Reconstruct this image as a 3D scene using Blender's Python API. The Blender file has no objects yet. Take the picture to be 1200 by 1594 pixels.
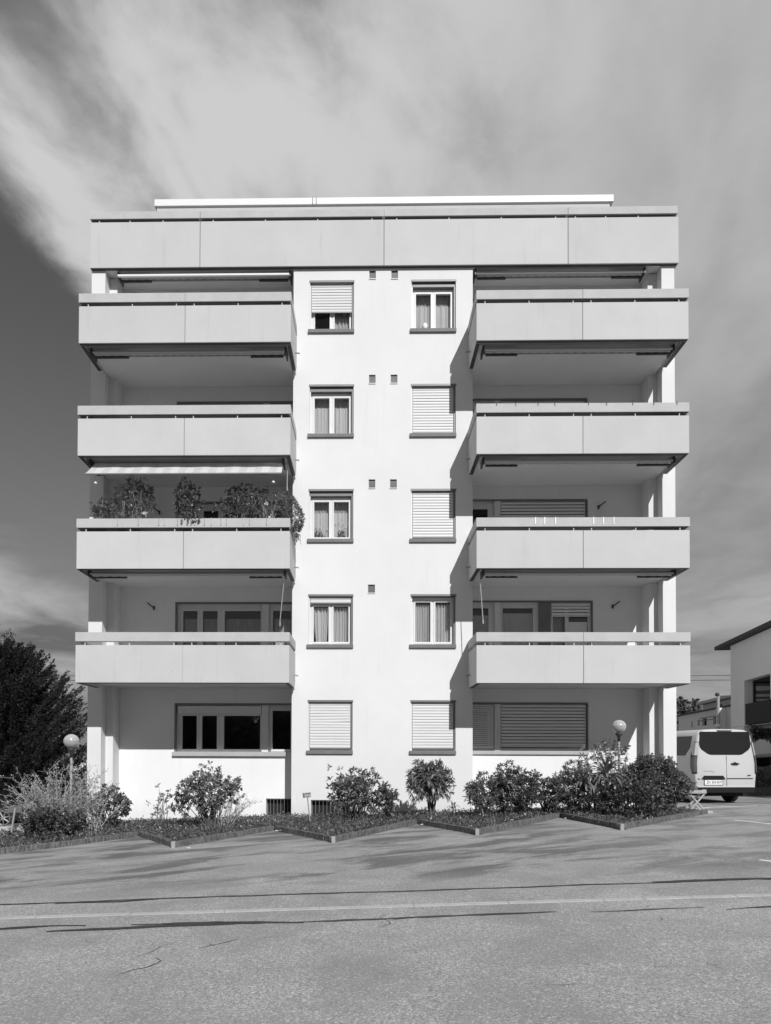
import bpy, bmesh, math, random
import numpy as np
from mathutils import Matrix, Vector
R = math.radians
scene = bpy.context.scene
col = scene.collection
random.seed(7)
rng = np.random.default_rng(11)

# ------------------------------------------------------------------ camera
EYE = 1.6
yaw, pit, rol = -0.01718, 0.017365, 0.003146
c, s = math.cos, math.sin
Rz = Matrix(((c(yaw), -s(yaw), 0), (s(yaw), c(yaw), 0), (0, 0, 1)))
Rp = Matrix(((1, 0, 0), (0, c(pit), s(pit)), (0, -s(pit), c(pit))))
Rr = Matrix(((c(rol), 0, s(rol)), (0, 1, 0), (-s(rol), 0, c(rol))))
M = Rr @ Rp @ Rz
cam_data = bpy.data.cameras.new('camera')
cam = bpy.data.objects.new('camera', cam_data)
col.objects.link(cam)
rot = Matrix((M[0], M[2], -M[1])).transposed()
cam.matrix_world = Matrix.Translation((0, 0, EYE)) @ rot.to_4x4()
cam_data.sensor_fit = 'VERTICAL'
cam_data.sensor_height = 36
cam_data.lens = 1080 / 1594 * 36
cam_data.shift_x = (600 - 554.12) / 1594
cam_data.shift_y = (1153.8 - 797) / 1594
cam_data.clip_start = 0.05
cam_data.clip_end = 3000
scene.camera = cam

# ------------------------------------------------------------------ light
SUN_DIR = Vector((0.335, -1.0, 0.735)).normalized()      # towards the sun
sun_el = math.asin(SUN_DIR.z)
sun_az = math.atan2(SUN_DIR.x, SUN_DIR.y)
sd = bpy.data.lights.new('sun', 'SUN')
sd.energy = 4.15
sd.angle = R(0.53)
sd.color = (1, 1, 1)
sun = bpy.data.objects.new('sun', sd)
sun.rotation_euler = SUN_DIR.to_track_quat('Z', 'Y').to_euler()
sun.location = (20, -40, 40)
col.objects.link(sun)

scene.view_settings.view_transform = 'Standard'
scene.view_settings.look = 'None'
scene.view_settings.exposure = 0.0
scene.view_settings.gamma = 1.0

world = bpy.data.worlds.new('World')
scene.world = world
world.use_nodes = True


class NT:
    """tiny node-tree helper"""
    def __init__(self, tree):
        self.t = tree
        self.n = tree.nodes
        self.l = tree.links

    def node(self, kind, **kw):
        nd = self.n.new(kind)
        for k, v in kw.items():
            setattr(nd, k, v)
        return nd

    def put(self, sock, v):
        if hasattr(v, 'is_output') or hasattr(v, 'links'):
            self.l.new(v, sock)
        else:
            sock.default_value = v

    def math(self, op, a, b=0.0, cc=None, clamp=False):
        nd = self.n.new('ShaderNodeMath')
        nd.operation = op
        nd.use_clamp = clamp
        self.put(nd.inputs[0], a)
        self.put(nd.inputs[1], b)
        if cc is not None:
            self.put(nd.inputs[2], cc)
        return nd.outputs[0]

    def smooth(self, v, a, b, lo=0.0, hi=1.0):
        nd = self.n.new('ShaderNodeMapRange')
        nd.interpolation_type = 'SMOOTHSTEP'
        self.put(nd.inputs[0], v)
        nd.inputs[1].default_value = a
        nd.inputs[2].default_value = b
        nd.inputs[3].default_value = lo
        nd.inputs[4].default_value = hi
        return nd.outputs[0]

    def lin(self, v, a, b, lo=0.0, hi=1.0):
        nd = self.n.new('ShaderNodeMapRange')
        self.put(nd.inputs[0], v)
        nd.inputs[1].default_value = a
        nd.inputs[2].default_value = b
        nd.inputs[3].default_value = lo
        nd.inputs[4].default_value = hi
        return nd.outputs[0]

    def noise(self, vec, scale, detail=4, rough=0.5, dist=0.0):
        nd = self.n.new('ShaderNodeTexNoise')
        self.put(nd.inputs['Vector'], vec)
        nd.inputs['Scale'].default_value = scale
        nd.inputs['Detail'].default_value = detail
        nd.inputs['Roughness'].default_value = rough
        nd.inputs['Distortion'].default_value = dist
        return nd.outputs[0]

    def vec(self, x, y, z=0.0):
        nd = self.n.new('ShaderNodeCombineXYZ')
        self.put(nd.inputs[0], x)
        self.put(nd.inputs[1], y)
        self.put(nd.inputs[2], z)
        return nd.outputs[0]

    def mix(self, f, a, b):
        nd = self.n.new('ShaderNodeMix')
        self.put(nd.inputs[0], f)
        self.put(nd.inputs[2], a)
        self.put(nd.inputs[3], b)
        return nd.outputs[0]


w = NT(world.node_tree)
w.n.clear()
SKY_STRENGTH = 0.1
sky = w.node('ShaderNodeTexSky', sky_type='NISHITA')
sky.sun_disc = False
sky.sun_elevation = sun_el
sky.sun_rotation = sun_az
sky.altitude = 400
sky.air_density = 1.0
sky.dust_density = 0.6
rgb = w.node('ShaderNodeSeparateColor')
w.l.new(sky.outputs[0], rgb.inputs[0])
tc = w.node('ShaderNodeTexCoord')
sep = w.node('ShaderNodeSeparateXYZ')
w.l.new(tc.outputs['Generated'], sep.inputs[0])
dx, dy, dz = sep.outputs
zz = w.math('ADD', w.math('MAXIMUM', dz, 0.0), 0.02)
u = w.math('DIVIDE', dx, zz)
v = w.math('DIVIDE', dy, zz)
# black and white film behind a red filter: the clear sky goes dark, the clouds stay light
clear = w.math('MULTIPLY', rgb.outputs[0], 1.0)
clear = w.math('ADD', w.math('MULTIPLY', clear, 0.10), w.smooth(dz, 0.62, 0.03, 0.74, 2.3))
# a large bank of wispy high cloud, drawn out along the wind
SKY_SEED = 3.3
wu = w.math('ADD', u, w.math('MULTIPLY', v, -0.22))
warp = w.noise(w.vec(wu, w.math('MULTIPLY', v, 0.7), SKY_SEED), 1.3, 2, 0.5)
warpc = w.math('MULTIPLY', w.math('SUBTRACT', warp, 0.5), 0.55)
cu = w.math('ADD', wu, warpc)
n1 = w.noise(w.vec(w.math('MULTIPLY', cu, 1.7), w.math('MULTIPLY', v, 0.62), SKY_SEED), 1.7, 3, 0.5, 0.35)
n2 = w.noise(w.vec(w.math('MULTIPLY', wu, 3.6), w.math('MULTIPLY', v, 2.6), SKY_SEED + 4), 1.5, 6, 0.58, 0.25)
n3 = w.noise(w.vec(w.math('MULTIPLY', u, 0.5), w.math('MULTIPLY', v, 0.5), 1.3), 1.0, 4, 0.55, 0.3)
body = w.math('ADD', w.math('MULTIPLY', n1, 0.62), w.math('MULTIPLY', n2, 0.38))
# the contrast of the wisps fades to an even veil on the right
veil = w.smooth(u, -0.15, 0.45)
bright_w = w.smooth(body, 0.38, 0.61, 1.9, 6.1)
bright_v = w.lin(body, 0.33, 0.67, 3.6, 5.4)
bright = w.mix(veil, bright_w, bright_v)
# darker towards the low right
lowr = w.smooth(w.math('ADD', u, w.math('MULTIPLY', n3, 0.5)), 0.75, 1.7, 1.0, 0.66)
bright = w.math('MULTIPLY', bright, lowr)
edge = w.math('ADD', w.math('ADD', u, 0.60), w.math('MULTIPLY', w.math('SUBTRACT', body, 0.5), 0.6))
bank = w.math('MULTIPLY', w.smooth(edge, -0.07, 0.12), w.smooth(v, -1.4, -0.5))   # clear around the sun, behind the viewer
# low cumulus close to the horizon
absu = w.math('ABSOLUTE', u)
low = w.smooth(w.math('ADD', w.math('SUBTRACT', absu, w.math('MULTIPLY', v, 0.05)), w.math('MULTIPLY', n3, 1.2)), 1.75, 2.6)
low_b = w.lin(w.noise(w.vec(w.math('MULTIPLY', dx, 2.0), w.math('MULTIPLY', dz, 7.0), w.math('MULTIPLY', dy, 2.0)), 2.0, 6, 0.58, 0.4), 0.36, 0.64, 1.5, 4.9)
skycol = w.mix(bank, clear, bright)
skycol = w.mix(w.math('MULTIPLY', w.math('MULTIPLY', low, w.smooth(u, 0.0, -0.6, 0.55, 1.0)), w.smooth(v, -6.0, 1.0, 0.7, 1.0)), skycol, low_b)
bg = w.node('ShaderNodeBackground')
w.l.new(skycol, bg.inputs['Color'])
bg.inputs['Strength'].default_value = SKY_STRENGTH
out = w.node('ShaderNodeOutputWorld')
w.l.new(bg.outputs[0], out.inputs['Surface'])


# ------------------------------------------------------------------ materials
def mat(name, base, rough=0.8, metal=0.0, var=0.0, vscale=2.0, fine=0.0, fscale=60.0,
        bump=0.0, bscale=80.0, spec=None, stretch=None, subs=0.0, thru=0.0):
    m = bpy.data.materials.new(name)
    m.use_nodes = True
    t = NT(m.node_tree)
    p = t.n['Principled BSDF']
    p.inputs['Roughness'].default_value = rough
    p.inputs['Metallic'].default_value = metal
    if spec is not None:
        p.inputs['Specular IOR Level'].default_value = spec
    cd = t.node('ShaderNodeTexCoord')
    ge = t.node('ShaderNodeNewGeometry')
    pos = ge.outputs['Position']
    if stretch:
        mp = t.node('ShaderNodeMapping')
        t.l.new(pos, mp.inputs[0])
        mp.inputs['Scale'].default_value = stretch
        pos = mp.outputs[0]
    val = base
    if var or fine:
        val = t.math('ADD', base, 0.0)
        if var:
            n = t.noise(pos, vscale, 5, 0.6)
            val = t.math('MULTIPLY', val, t.lin(n, 0.25, 0.75, 1 - var, 1 + var))
        if fine:
            n = t.noise(ge.outputs['Position'], fscale, 3, 0.6)
            val = t.math('MULTIPLY', val, t.lin(n, 0.25, 0.75, 1 - fine, 1 + fine))
        t.l.new(val, p.inputs['Base Color'])
    else:
        p.inputs['Base Color'].default_value = (base, base, base, 1)
    if bump:
        n = t.noise(ge.outputs['Position'], bscale, 4, 0.6)
        b = t.node('ShaderNodeBump')
        b.inputs['Strength'].default_value = bump
        b.inputs['Distance'].default_value = 0.01
        t.l.new(n, b.inputs['Height'])
        t.l.new(b.outputs[0], p.inputs['Normal'])
    if thru:
        o = t.n['Material Output']
        tr = t.node('ShaderNodeBsdfTranslucent')
        tr.inputs[0].default_value = (base * 1.6, base * 1.6, base * 1.6, 1)
        mx = t.node('ShaderNodeMixShader')
        mx.inputs[0].default_value = thru
        t.l.new(p.outputs[0], mx.inputs[1])
        t.l.new(tr.outputs[0], mx.inputs[2])
        t.l.new(mx.outputs[0], o.inputs['Surface'])
    return m


def glass_mat(name, tint=0.85, refl=1.0, dark=0.0):
    m = bpy.data.materials.new(name)
    m.use_nodes = True
    t = NT(m.node_tree)
    t.n.clear()
    o = t.node('ShaderNodeOutputMaterial')
    tr = t.node('ShaderNodeBsdfTransparent')
    tr.inputs[0].default_value = (tint, tint, tint, 1)
    gl = t.node('ShaderNodeBsdfGlossy')
    gl.inputs['Color'].default_value = (refl, refl, refl, 1)
    gl.inputs['Roughness'].default_value = 0.02
    fr = t.node('ShaderNodeFresnel')
    fr.inputs[0].default_value = 1.5
    ge = t.node('ShaderNodeNewGeometry')
    n = t.noise(ge.outputs['Position'], 1.3, 2, 0.5)
    b = t.node('ShaderNodeBump')
    b.inputs['Strength'].default_value = 0.12
    b.inputs['Distance'].default_value = 0.02
    t.l.new(n, b.inputs['Height'])
    t.l.new(b.outputs[0], gl.inputs['Normal'])
    f = t.math('MULTIPLY', fr.outputs[0], 1.0, clamp=True)
    mx = t.node('ShaderNodeMixShader')
    t.l.new(f, mx.inputs[0])
    t.l.new(tr.outputs[0], mx.inputs[1])
    t.l.new(gl.outputs[0], mx.inputs[2])
    t.l.new(mx.outputs[0], o.inputs['Surface'])
    return m


def concrete_panel():
    m = mat('panel_concrete', 0.515, 0.85, var=0.05, vscale=1.1, fine=0.03, fscale=45, bump=0.15, bscale=60)
    t = NT(m.node_tree)
    p = t.n['Principled BSDF']
    src = p.inputs['Base Color'].links[0].from_socket
    ge = t.node('ShaderNodeNewGeometry')
    sp = t.node('ShaderNodeSeparateXYZ')
    t.l.new(ge.outputs['Position'], sp.inputs[0])
    # faint vertical runs of dirt and a few darker spots
    run = t.noise(t.vec(t.math('MULTIPLY', sp.outputs[0], 7.0), sp.outputs[1], t.math('MULTIPLY', sp.outputs[2], 0.5)), 1.0, 4, 0.6)
    f = t.smooth(run, 0.58, 0.8, 1.0, 0.90)
    spot = t.noise(ge.outputs['Position'], 3.1, 5, 0.75)
    f2 = t.smooth(spot, 0.68, 0.78, 1.0, 0.82)
    oi = t.node('ShaderNodeObjectInfo')
    tone = t.lin(oi.outputs['Random'], 0.0, 1.0, 0.965, 1.025)
    r = t.math('MULTIPLY', t.math('MULTIPLY', t.math('MULTIPLY', src, f), f2), tone)
    t.l.new(r, p.inputs['Base Color'])
    return m


MT = dict(
    plaster=mat('white_plaster', 0.70, 0.9, var=0.045, vscale=0.7, fine=0.035, fscale=70, bump=0.35, bscale=110),
    plaster_bounce=mat('recess_plaster_bounce', 0.79, 0.9, var=0.04, vscale=0.9, fine=0.03, fscale=70, bump=0.3, bscale=110),  # same plaster made lighter, standing in for bounced light inside the recess
    unseen_lawn=mat('unseen_lawn', 0.035, 1.0, var=0.4, vscale=2.0, bump=0.6, bscale=20),
    plaster2=mat('attic_render', 0.62, 0.9, var=0.04, vscale=0.9, bump=0.2),
    panel=concrete_panel(),
    coping=mat('coping_concrete', 0.46, 0.88, var=0.08, vscale=2.2, fine=0.06, fscale=40, bump=0.25, bscale=60),
    soffit=mat('soffit_paint', 0.60, 0.9, var=0.05, vscale=1.2, bump=0.15),
    joint=mat('joint_seal', 0.10, 0.9),
    zinc=mat('grey_sheet_metal', 0.17, 0.5, 0.3, var=0.1, vscale=3),
    sill=mat('window_sill_stone', 0.16, 0.7, var=0.12, vscale=5, fine=0.05),
    sill_light=mat('pale_sill_stone', 0.42, 0.8, var=0.08, vscale=5),
    frame=mat('window_frame_paint', 0.66, 0.45, var=0.04, vscale=4),
    slat=mat('shutter_slat_paint', 0.62, 0.45, var=0.07, vscale=3, stretch=(0.6, 0.6, 14)),
    slat_grey=mat('blind_slat_grey', 0.75, 0.45, var=0.08, vscale=3, stretch=(0.6, 0.6, 14)),
    dark=mat('dark_metal', 0.035, 0.5),
    greymetal=mat('painted_steel_grey', 0.28, 0.45, var=0.08),
    lightbar=mat('awning_bar', 0.42, 0.5),
    lightmetal=mat('aluminium', 0.5, 0.4, 0.5, var=0.05),
    awning=mat('awning_cloth', 0.72, 0.9, var=0.05, vscale=1.5, thru=0.25),
    awnframe=mat('awning_frame', 0.20, 0.5, var=0.1),
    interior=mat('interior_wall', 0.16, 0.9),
    curtain=mat('curtain_cloth', 0.72, 0.95, thru=0.35),
    curtain_dim=mat('net_curtain', 0.64, 0.95, thru=0.3),
    net=mat('dim_net', 0.36, 0.95),
    glass=glass_mat('window_glass', 0.96),
    grille=mat('grille_bar', 0.30, 0.5),
    black=mat('deep_opening', 0.012, 0.8),
    kerb=mat('kerb_granite', 0.11, 0.9, var=0.75, vscale=1.0, fine=0.5, fscale=45, bump=1.0, bscale=35, stretch=(22, 22, 7)),
    kerb_face=mat('kerb_end_stone', 0.32, 0.9, var=0.15, vscale=12, bump=0.4),
    soil=mat('bed_soil', 0.05, 1.0, var=0.4, vscale=8, bump=1.0, bscale=30),
    leaf=mat('leaf_mid', 0.125, 0.4, var=0.5, vscale=7, thru=0.18),
    leaf_dark=mat('leaf_dark', 0.075, 0.4, var=0.5, vscale=5, thru=0.12),
    leaf_pale=mat('leaf_pale', 0.34, 0.5, var=0.4, vscale=6, thru=0.2),
    leaf_strap=mat('leaf_strap', 0.17, 0.33, var=0.45, vscale=9, thru=0.15),
    leaf_far_haze=mat('leaf_far_haze', 0.10, 0.8, var=0.4, vscale=1.0, thru=0.1),  # leaf tone of distant trees, lightened in place of haze
    needle=mat('conifer_needle', 0.022, 0.65, var=0.55, vscale=1.2, thru=0.06),
    bark=mat('bark', 0.11, 0.95, var=0.3, vscale=9, bump=0.8, bscale=30),
    twig=mat('pale_twig', 0.38, 0.8, var=0.3, vscale=9),
    petal=mat('white_petal', 0.8, 0.7, thru=0.3),
    pot=mat('clay_pot', 0.14, 0.8, var=0.15),
    van=mat('van_paint', 0.50, 0.28, spec=0.6),
    vanglass=mat('van_glass', 0.010, 0.05, spec=0.8, bump=1.0, bscale=1.6),
    carpaint=mat('car_paint', 0.012, 0.2, spec=0.7),
    rubber=mat('rubber', 0.02, 0.85),
    alloy=mat('wheel_alloy', 0.45, 0.35, 0.8),
    plastic=mat('black_plastic', 0.010, 0.75, spec=0.25),
    lamp_red=mat('lamp_lens', 0.10, 0.2, spec=0.6),
    lamp_clear=mat('lamp_lens_clear', 0.45, 0.2, spec=0.6),
    white=mat('white_plate', 0.75, 0.5),
    paint=mat('road_paint', 0.72, 0.8, var=0.15, vscale=6, fine=0.2, fscale=30),
    tar=mat('tar_seal', 0.035, 0.6, var=0.2, vscale=9, fine=0.2, fscale=80),
    gutter=mat('gutter_stone', 0.42, 0.9, var=0.15, vscale=5, fine=0.15, fscale=70, bump=0.3),
    greywall=mat('neighbour_render', 0.72, 0.9, var=0.05, vscale=1.0, bump=0.2),
    roofdark=mat('dark_roof_edge', 0.035, 0.7),
    farwall=mat('far_render', 0.62, 0.9, var=0.05),
    wood=mat('bench_wood', 0.34, 0.75, var=0.2, vscale=6),
    hill=mat('hill_ground', 0.06, 1.0, var=0.3, vscale=0.1),
    globe=None,
)


def globe_mat():
    m = bpy.data.materials.new('lamp_globe')
    m.use_nodes = True
    t = NT(m.node_tree)
    t.n.clear()
    o = t.node('ShaderNodeOutputMaterial')
    p = t.node('ShaderNodeBsdfPrincipled')
    p.inputs['Base Color'].default_value = (0.58, 0.58, 0.58, 1)
    p.inputs['Roughness'].default_value = 0.12
    tr = t.node('ShaderNodeBsdfTransparent')
    tr.inputs[0].default_value = (0.8, 0.8, 0.8, 1)
    lw = t.node('ShaderNodeLayerWeight')
    lw.inputs[0].default_value = 0.4
    mx = t.node('ShaderNodeMixShader')
    f = t.lin(lw.outputs['Facing'], 0.0, 1.0, 0.55, 1.0)
    t.l.new(f, mx.inputs[0])
    t.l.new(tr.outputs[0], mx.inputs[1])
    t.l.new(p.outputs[0], mx.inputs[2])
    t.l.new(mx.outputs[0], o.inputs['Surface'])
    return m


MT['globe'] = globe_mat()
for _k in ('plaster', 'plaster_bounce'):
    _t = NT(MT[_k].node_tree)
    _p = _t.n['Principled BSDF']
    _s = _p.inputs['Base Color'].links[0].from_socket
    _g = _t.node('ShaderNodeNewGeometry')
    _q = _t.node('ShaderNodeSeparateXYZ')
    _t.l.new(_g.outputs['Position'], _q.inputs[0])
    _r = _t.noise(_t.vec(_t.math('MULTIPLY', _q.outputs[0], 9.0), _q.outputs[1], _t.math('MULTIPLY', _q.outputs[2], 0.35)), 1.0, 4, 0.6)
    _f = _t.smooth(_r, 0.55, 0.78, 1.0, 0.945)
    _b = _t.smooth(_t.math('ADD', _q.outputs[2], _t.math('MULTIPLY', _r, 0.6)), 0.15, 0.75, 0.86, 1.0)
    _t.l.new(_t.math('MULTIPLY', _s, _t.math('MULTIPLY', _f, _b)), _p.inputs['Base Color'])
_t = NT(MT['awning'].node_tree)
_p = _t.n['Principled BSDF']
_s = _p.inputs['Base Color'].links[0].from_socket
_g = _t.node('ShaderNodeNewGeometry')
_q = _t.node('ShaderNodeSeparateXYZ')
_t.l.new(_g.outputs['Position'], _q.inputs[0])
_w = _t.math('SINE', _t.math('MULTIPLY', _q.outputs[0], 17.0))
_t.l.new(_t.math('MULTIPLY', _s, _t.smooth(_w, -0.25, 0.25, 0.84, 1.0)), _p.inputs['Base Color'])


def asphalt_mat():
    m = bpy.data.materials.new('asphalt')
    m.use_nodes = True
    t = NT(m.node_tree)
    p = t.n['Principled BSDF']
    p.inputs['Roughness'].default_value = 0.92
    ge = t.node('ShaderNodeNewGeometry')
    P = ge.outputs['Position']
    sp = t.node('ShaderNodeSeparateXYZ')
    t.l.new(P, sp.inputs[0])
    X, Y, Z = sp.outputs
    big = t.noise(P, 0.45, 4, 0.55, 0.3)
    val = t.lin(big, 0.3, 0.7, 0.255, 0.305)
    # patches of lighter and of coarser aggregate
    patch = t.noise(P, 1.1, 5, 0.65, 0.8)
    val = t.math('MULTIPLY', val, t.lin(patch, 0.32, 0.66, 0.84, 1.12))
    grit = t.math('ADD', t.math('MULTIPLY', t.noise(P, 95, 2, 0.7), 0.55), t.math('MULTIPLY', t.noise(P, 42, 3, 0.7), 0.45))
    gv = t.node('ShaderNodeTexVoronoi')
    t.l.new(P, gv.inputs['Vector'])
    gv.inputs['Scale'].default_value = 85
    gamp = t.smooth(patch, 0.35, 0.6, 0.45, 1.0)
    near = t.smooth(Y, 15.0, 5.5, 0.5, 1.0)
    gg = t.math('MULTIPLY', t.math('SUBTRACT', grit, 0.5), t.math('MULTIPLY', t.math('MULTIPLY', gamp, near), 4.2))
    val = t.math('MULTIPLY', val, t.math('ADD', 1.0, gg))
    sep2 = t.node('ShaderNodeSeparateColor')
    t.l.new(gv.outputs['Color'], sep2.inputs[0])
    chips = t.smooth(sep2.outputs[0], 0.80, 0.95, 0.0, 0.55)
    val = t.math('MULTIPLY', val, t.math('ADD', 1.0, t.math('MULTIPLY', chips, near)))
    # darker streaks running out from the bed, slanting across the parking bays
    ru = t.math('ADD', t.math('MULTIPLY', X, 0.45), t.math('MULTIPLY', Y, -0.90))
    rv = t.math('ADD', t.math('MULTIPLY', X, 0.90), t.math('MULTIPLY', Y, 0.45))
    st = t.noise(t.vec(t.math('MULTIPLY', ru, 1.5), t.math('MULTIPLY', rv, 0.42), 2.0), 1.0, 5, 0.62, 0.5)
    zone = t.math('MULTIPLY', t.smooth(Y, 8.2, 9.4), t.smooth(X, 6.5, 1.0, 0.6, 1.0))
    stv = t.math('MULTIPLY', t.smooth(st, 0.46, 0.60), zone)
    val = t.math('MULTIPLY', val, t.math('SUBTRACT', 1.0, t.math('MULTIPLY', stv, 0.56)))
    # hairline cracks here and there
    vc = t.node('ShaderNodeTexVoronoi')
    vc.feature = 'DISTANCE_TO_EDGE'
    wn = t.node('ShaderNodeTexNoise')
    t.l.new(P, wn.inputs['Vector'])
    wn.inputs['Scale'].default_value = 2.5
    wn.inputs['Detail'].default_value = 5
    add = t.node('ShaderNodeVectorMath', operation='ADD')
    scl = t.node('ShaderNodeVectorMath', operation='SCALE')
    t.l.new(wn.outputs['Color'], scl.inputs[0])
    scl.inputs['Scale'].default_value = 0.55
    t.l.new(P, add.inputs[0])
    t.l.new(scl.outputs[0], add.inputs[1])
    t.l.new(add.outputs[0], vc.inputs['Vector'])
    vc.inputs['Scale'].default_value = 0.75
    cm = t.noise(P, 0.6, 3, 0.5)
    crack = t.math('MULTIPLY', t.smooth(vc.outputs['Distance'], 0.007, 0.0), t.smooth(cm, 0.56, 0.64))
    val = t.math('MULTIPLY', val, t.math('SUBTRACT', 1.0, t.math('MULTIPLY', crack, 0.3)))
    t.l.new(val, p.inputs['Base Color'])
    b = t.node('ShaderNodeBump')
    b.inputs['Strength'].default_value = 0.5
    b.inputs['Distance'].default_value = 0.006
    t.l.new(grit, b.inputs['Height'])
    t.l.new(b.outputs[0], p.inputs['Normal'])
    return m


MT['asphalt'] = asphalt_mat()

# ------------------------------------------------------------------ object helpers
ORIG = {}


def tag(o, label=None, cat=None, group=None, kind=None):
    if label: o['label'] = label
    if cat: o['category'] = cat
    if group: o['group'] = group
    if kind: o['kind'] = kind
    return o


def empty(name, loc, label, cat, group=None, rz=0.0):
    o = bpy.data.objects.new(name, None)
    o.empty_display_size = 0.3
    o.location = loc
    o.rotation_euler = (0, 0, rz)
    col.objects.link(o)
    ORIG[o.name] = Vector(loc)
    return tag(o, label, cat, group)


class MB:
    def __init__(self):
        self.v = []
        self.f = []

    def box(self, x0, x1, y0, y1, z0, z1):
        b = len(self.v)
        self.v += [(x0, y0, z0), (x1, y0, z0), (x1, y1, z0), (x0, y1, z0),
                   (x0, y0, z1), (x1, y0, z1), (x1, y1, z1), (x0, y1, z1)]
        self.f += [tuple(b + i for i in q) for q in
                   ((0, 3, 2, 1), (4, 5, 6, 7), (0, 1, 5, 4), (1, 2, 6, 5), (2, 3, 7, 6), (3, 0, 4, 7))]
        return self

    def tube(self, p0, p1, r0, r1=None, n=8, cap=True):
        if r1 is None: r1 = r0
        p0, p1 = Vector(p0), Vector(p1)
        d = (p1 - p0)
        if d.length < 1e-6: return self
        d.normalize()
        a = d.orthogonal().normalized()
        bb = d.cross(a)
        b = len(self.v)
        for p, r in ((p0, r0), (p1, r1)):
            for i in range(n):
                t = 2 * math.pi * i / n
                self.v.append(tuple(p + a * (r * math.cos(t)) + bb * (r * math.sin(t))))
        for i in range(n):
            j = (i + 1) % n
            self.f.append((b + i, b + j, b + n + j, b + n + i))
        if cap:
            self.f.append(tuple(b + n - 1 - i for i in range(n)))
            self.f.append(tuple(b + n + i for i in range(n)))
        return self

    def path(self, pts, rads, n=6):
        for i in range(len(pts) - 1):
            self.tube(pts[i], pts[i + 1], rads[i], rads[i + 1], n, cap=(i == len(pts) - 2))
        return self

    def lathe(self, prof, cx, cy, n=16, cz=0.0):
        b = len(self.v)
        for r, z in prof:
            for i in range(n):
                t = 2 * math.pi * i / n
                self.v.append((cx + r * math.cos(t), cy + r * math.sin(t), cz + z))
        for k in range(len(prof) - 1):
            for i in range(n):
                j = (i + 1) % n
                self.f.append((b + k * n + i, b + k * n + j, b + (k + 1) * n + j, b + (k + 1) * n + i))
        self.f.append(tuple(b + n - 1 - i for i in range(n)))
        self.f.append(tuple(b + (len(prof) - 1) * n + i for i in range(n)))
        return self

    def prism(self, poly, y0, y1, axis='y'):
        """poly of (x,z) extruded along y (or (y,z) along x)"""
        b = len(self.v)
        n = len(poly)
        for yy in (y0, y1):
            for a_, z_ in poly:
                self.v.append((a_, yy, z_) if axis == 'y' else (yy, a_, z_))
        self.f.append(tuple(b + i for i in range(n)))
        self.f.append(tuple(b + 2 * n - 1 - i for i in range(n)))
        for i in range(n):
            j = (i + 1) % n
            self.f.append((b + i, b + n + i, b + n + j, b + j))
        return self

    def slab(self, poly, z0, z1):
        b = len(self.v)
        n = len(poly)
        for zz_ in (z0, z1):
            for q in poly:
                self.v.append((q[0], q[1], zz_))
        self.f.append(tuple(b + n - 1 - i for i in range(n)))
        self.f.append(tuple(b + n + i for i in range(n)))
        for i in range(n):
            j = (i + 1) % n
            self.f.append((b + i, b + j, b + n + j, b + n + i))
        return self


def part(name, mb, m, parent=None, bevel=0.0, smooth=False, label=None, kind=None, fix=False, local=False):
    """link the collected shapes as ONE mesh object; vertices come in world space
    (or in the parent's space with local=True), the origin goes to their centre"""
    vs = np.array(mb.v, dtype=float)
    lo, hi = vs.min(0), vs.max(0)
    org = Vector((lo + hi) / 2)
    me = bpy.data.meshes.new(name)
    me.from_pydata([tuple(x) for x in (vs - np.array(org))], [], mb.f)
    if fix:
        bm = bmesh.new()
        bm.from_mesh(me)
        bmesh.ops.recalc_face_normals(bm, faces=bm.faces)
        bm.to_mesh(me)
        bm.free()
    me.materials.append(m)
    if smooth:
        me.polygons.foreach_set('use_smooth', [True] * len(me.polygons))
    o = bpy.data.objects.new(name, me)
    col.objects.link(o)
    if parent is not None:
        o.parent = parent
        if local:
            o.location = org
            ORIG[o.name] = ORIG[parent.name] + org
        else:
            o.location = org - ORIG[parent.name]
            ORIG[o.name] = org
    else:
        o.location = org
        ORIG[o.name] = org
    if bevel:
        bv = o.modifiers.new('bevel', 'BEVEL')
        bv.width = bevel
        bv.segments = 2
        bv.limit_method = 'ANGLE'
        bv.angle_limit = R(40)
    if label: o['label'] = label
    if kind: o['kind'] = kind
    return o


def again(o, world_org, parent=None, rz=None):
    d = o.copy()
    col.objects.link(d)
    if parent is not None: d.parent = parent
    base = ORIG[d.parent.name] if d.parent else Vector((0, 0, 0))
    d.location = Vector(world_org) - base
    ORIG[d.name] = Vector(world_org)
    if rz is not None: d.rotation_euler[2] = rz
    return d


def wall_grid(mb, x0, x1, z0, z1, y0, y1, holes):
    zs = sorted({z0, z1} | {z for h in holes for z in h[2:4] if z0 < z < z1})
    for a, b in zip(zs[:-1], zs[1:]):
        mid = (a + b) / 2
        hs = sorted((h[0], h[1]) for h in holes if h[2] < mid < h[3])
        x = x0
        for h0, h1 in hs:
            if h0 > x + 1e-6: mb.box(x, h0, y0, y1, a, b)
            x = max(x, h1)
        if x < x1 - 1e-6: mb.box(x, x1, y0, y1, a, b)
    return mb


def gz(x, y=0.0):
    """height of the ground: it rises gently to the right"""
    if x >= 4.5: return 0.1575
    if x >= -8: return 0.035 * x
    if x >= -14: return -0.28 + 0.1 * (x + 8)
    return -0.88


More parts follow.
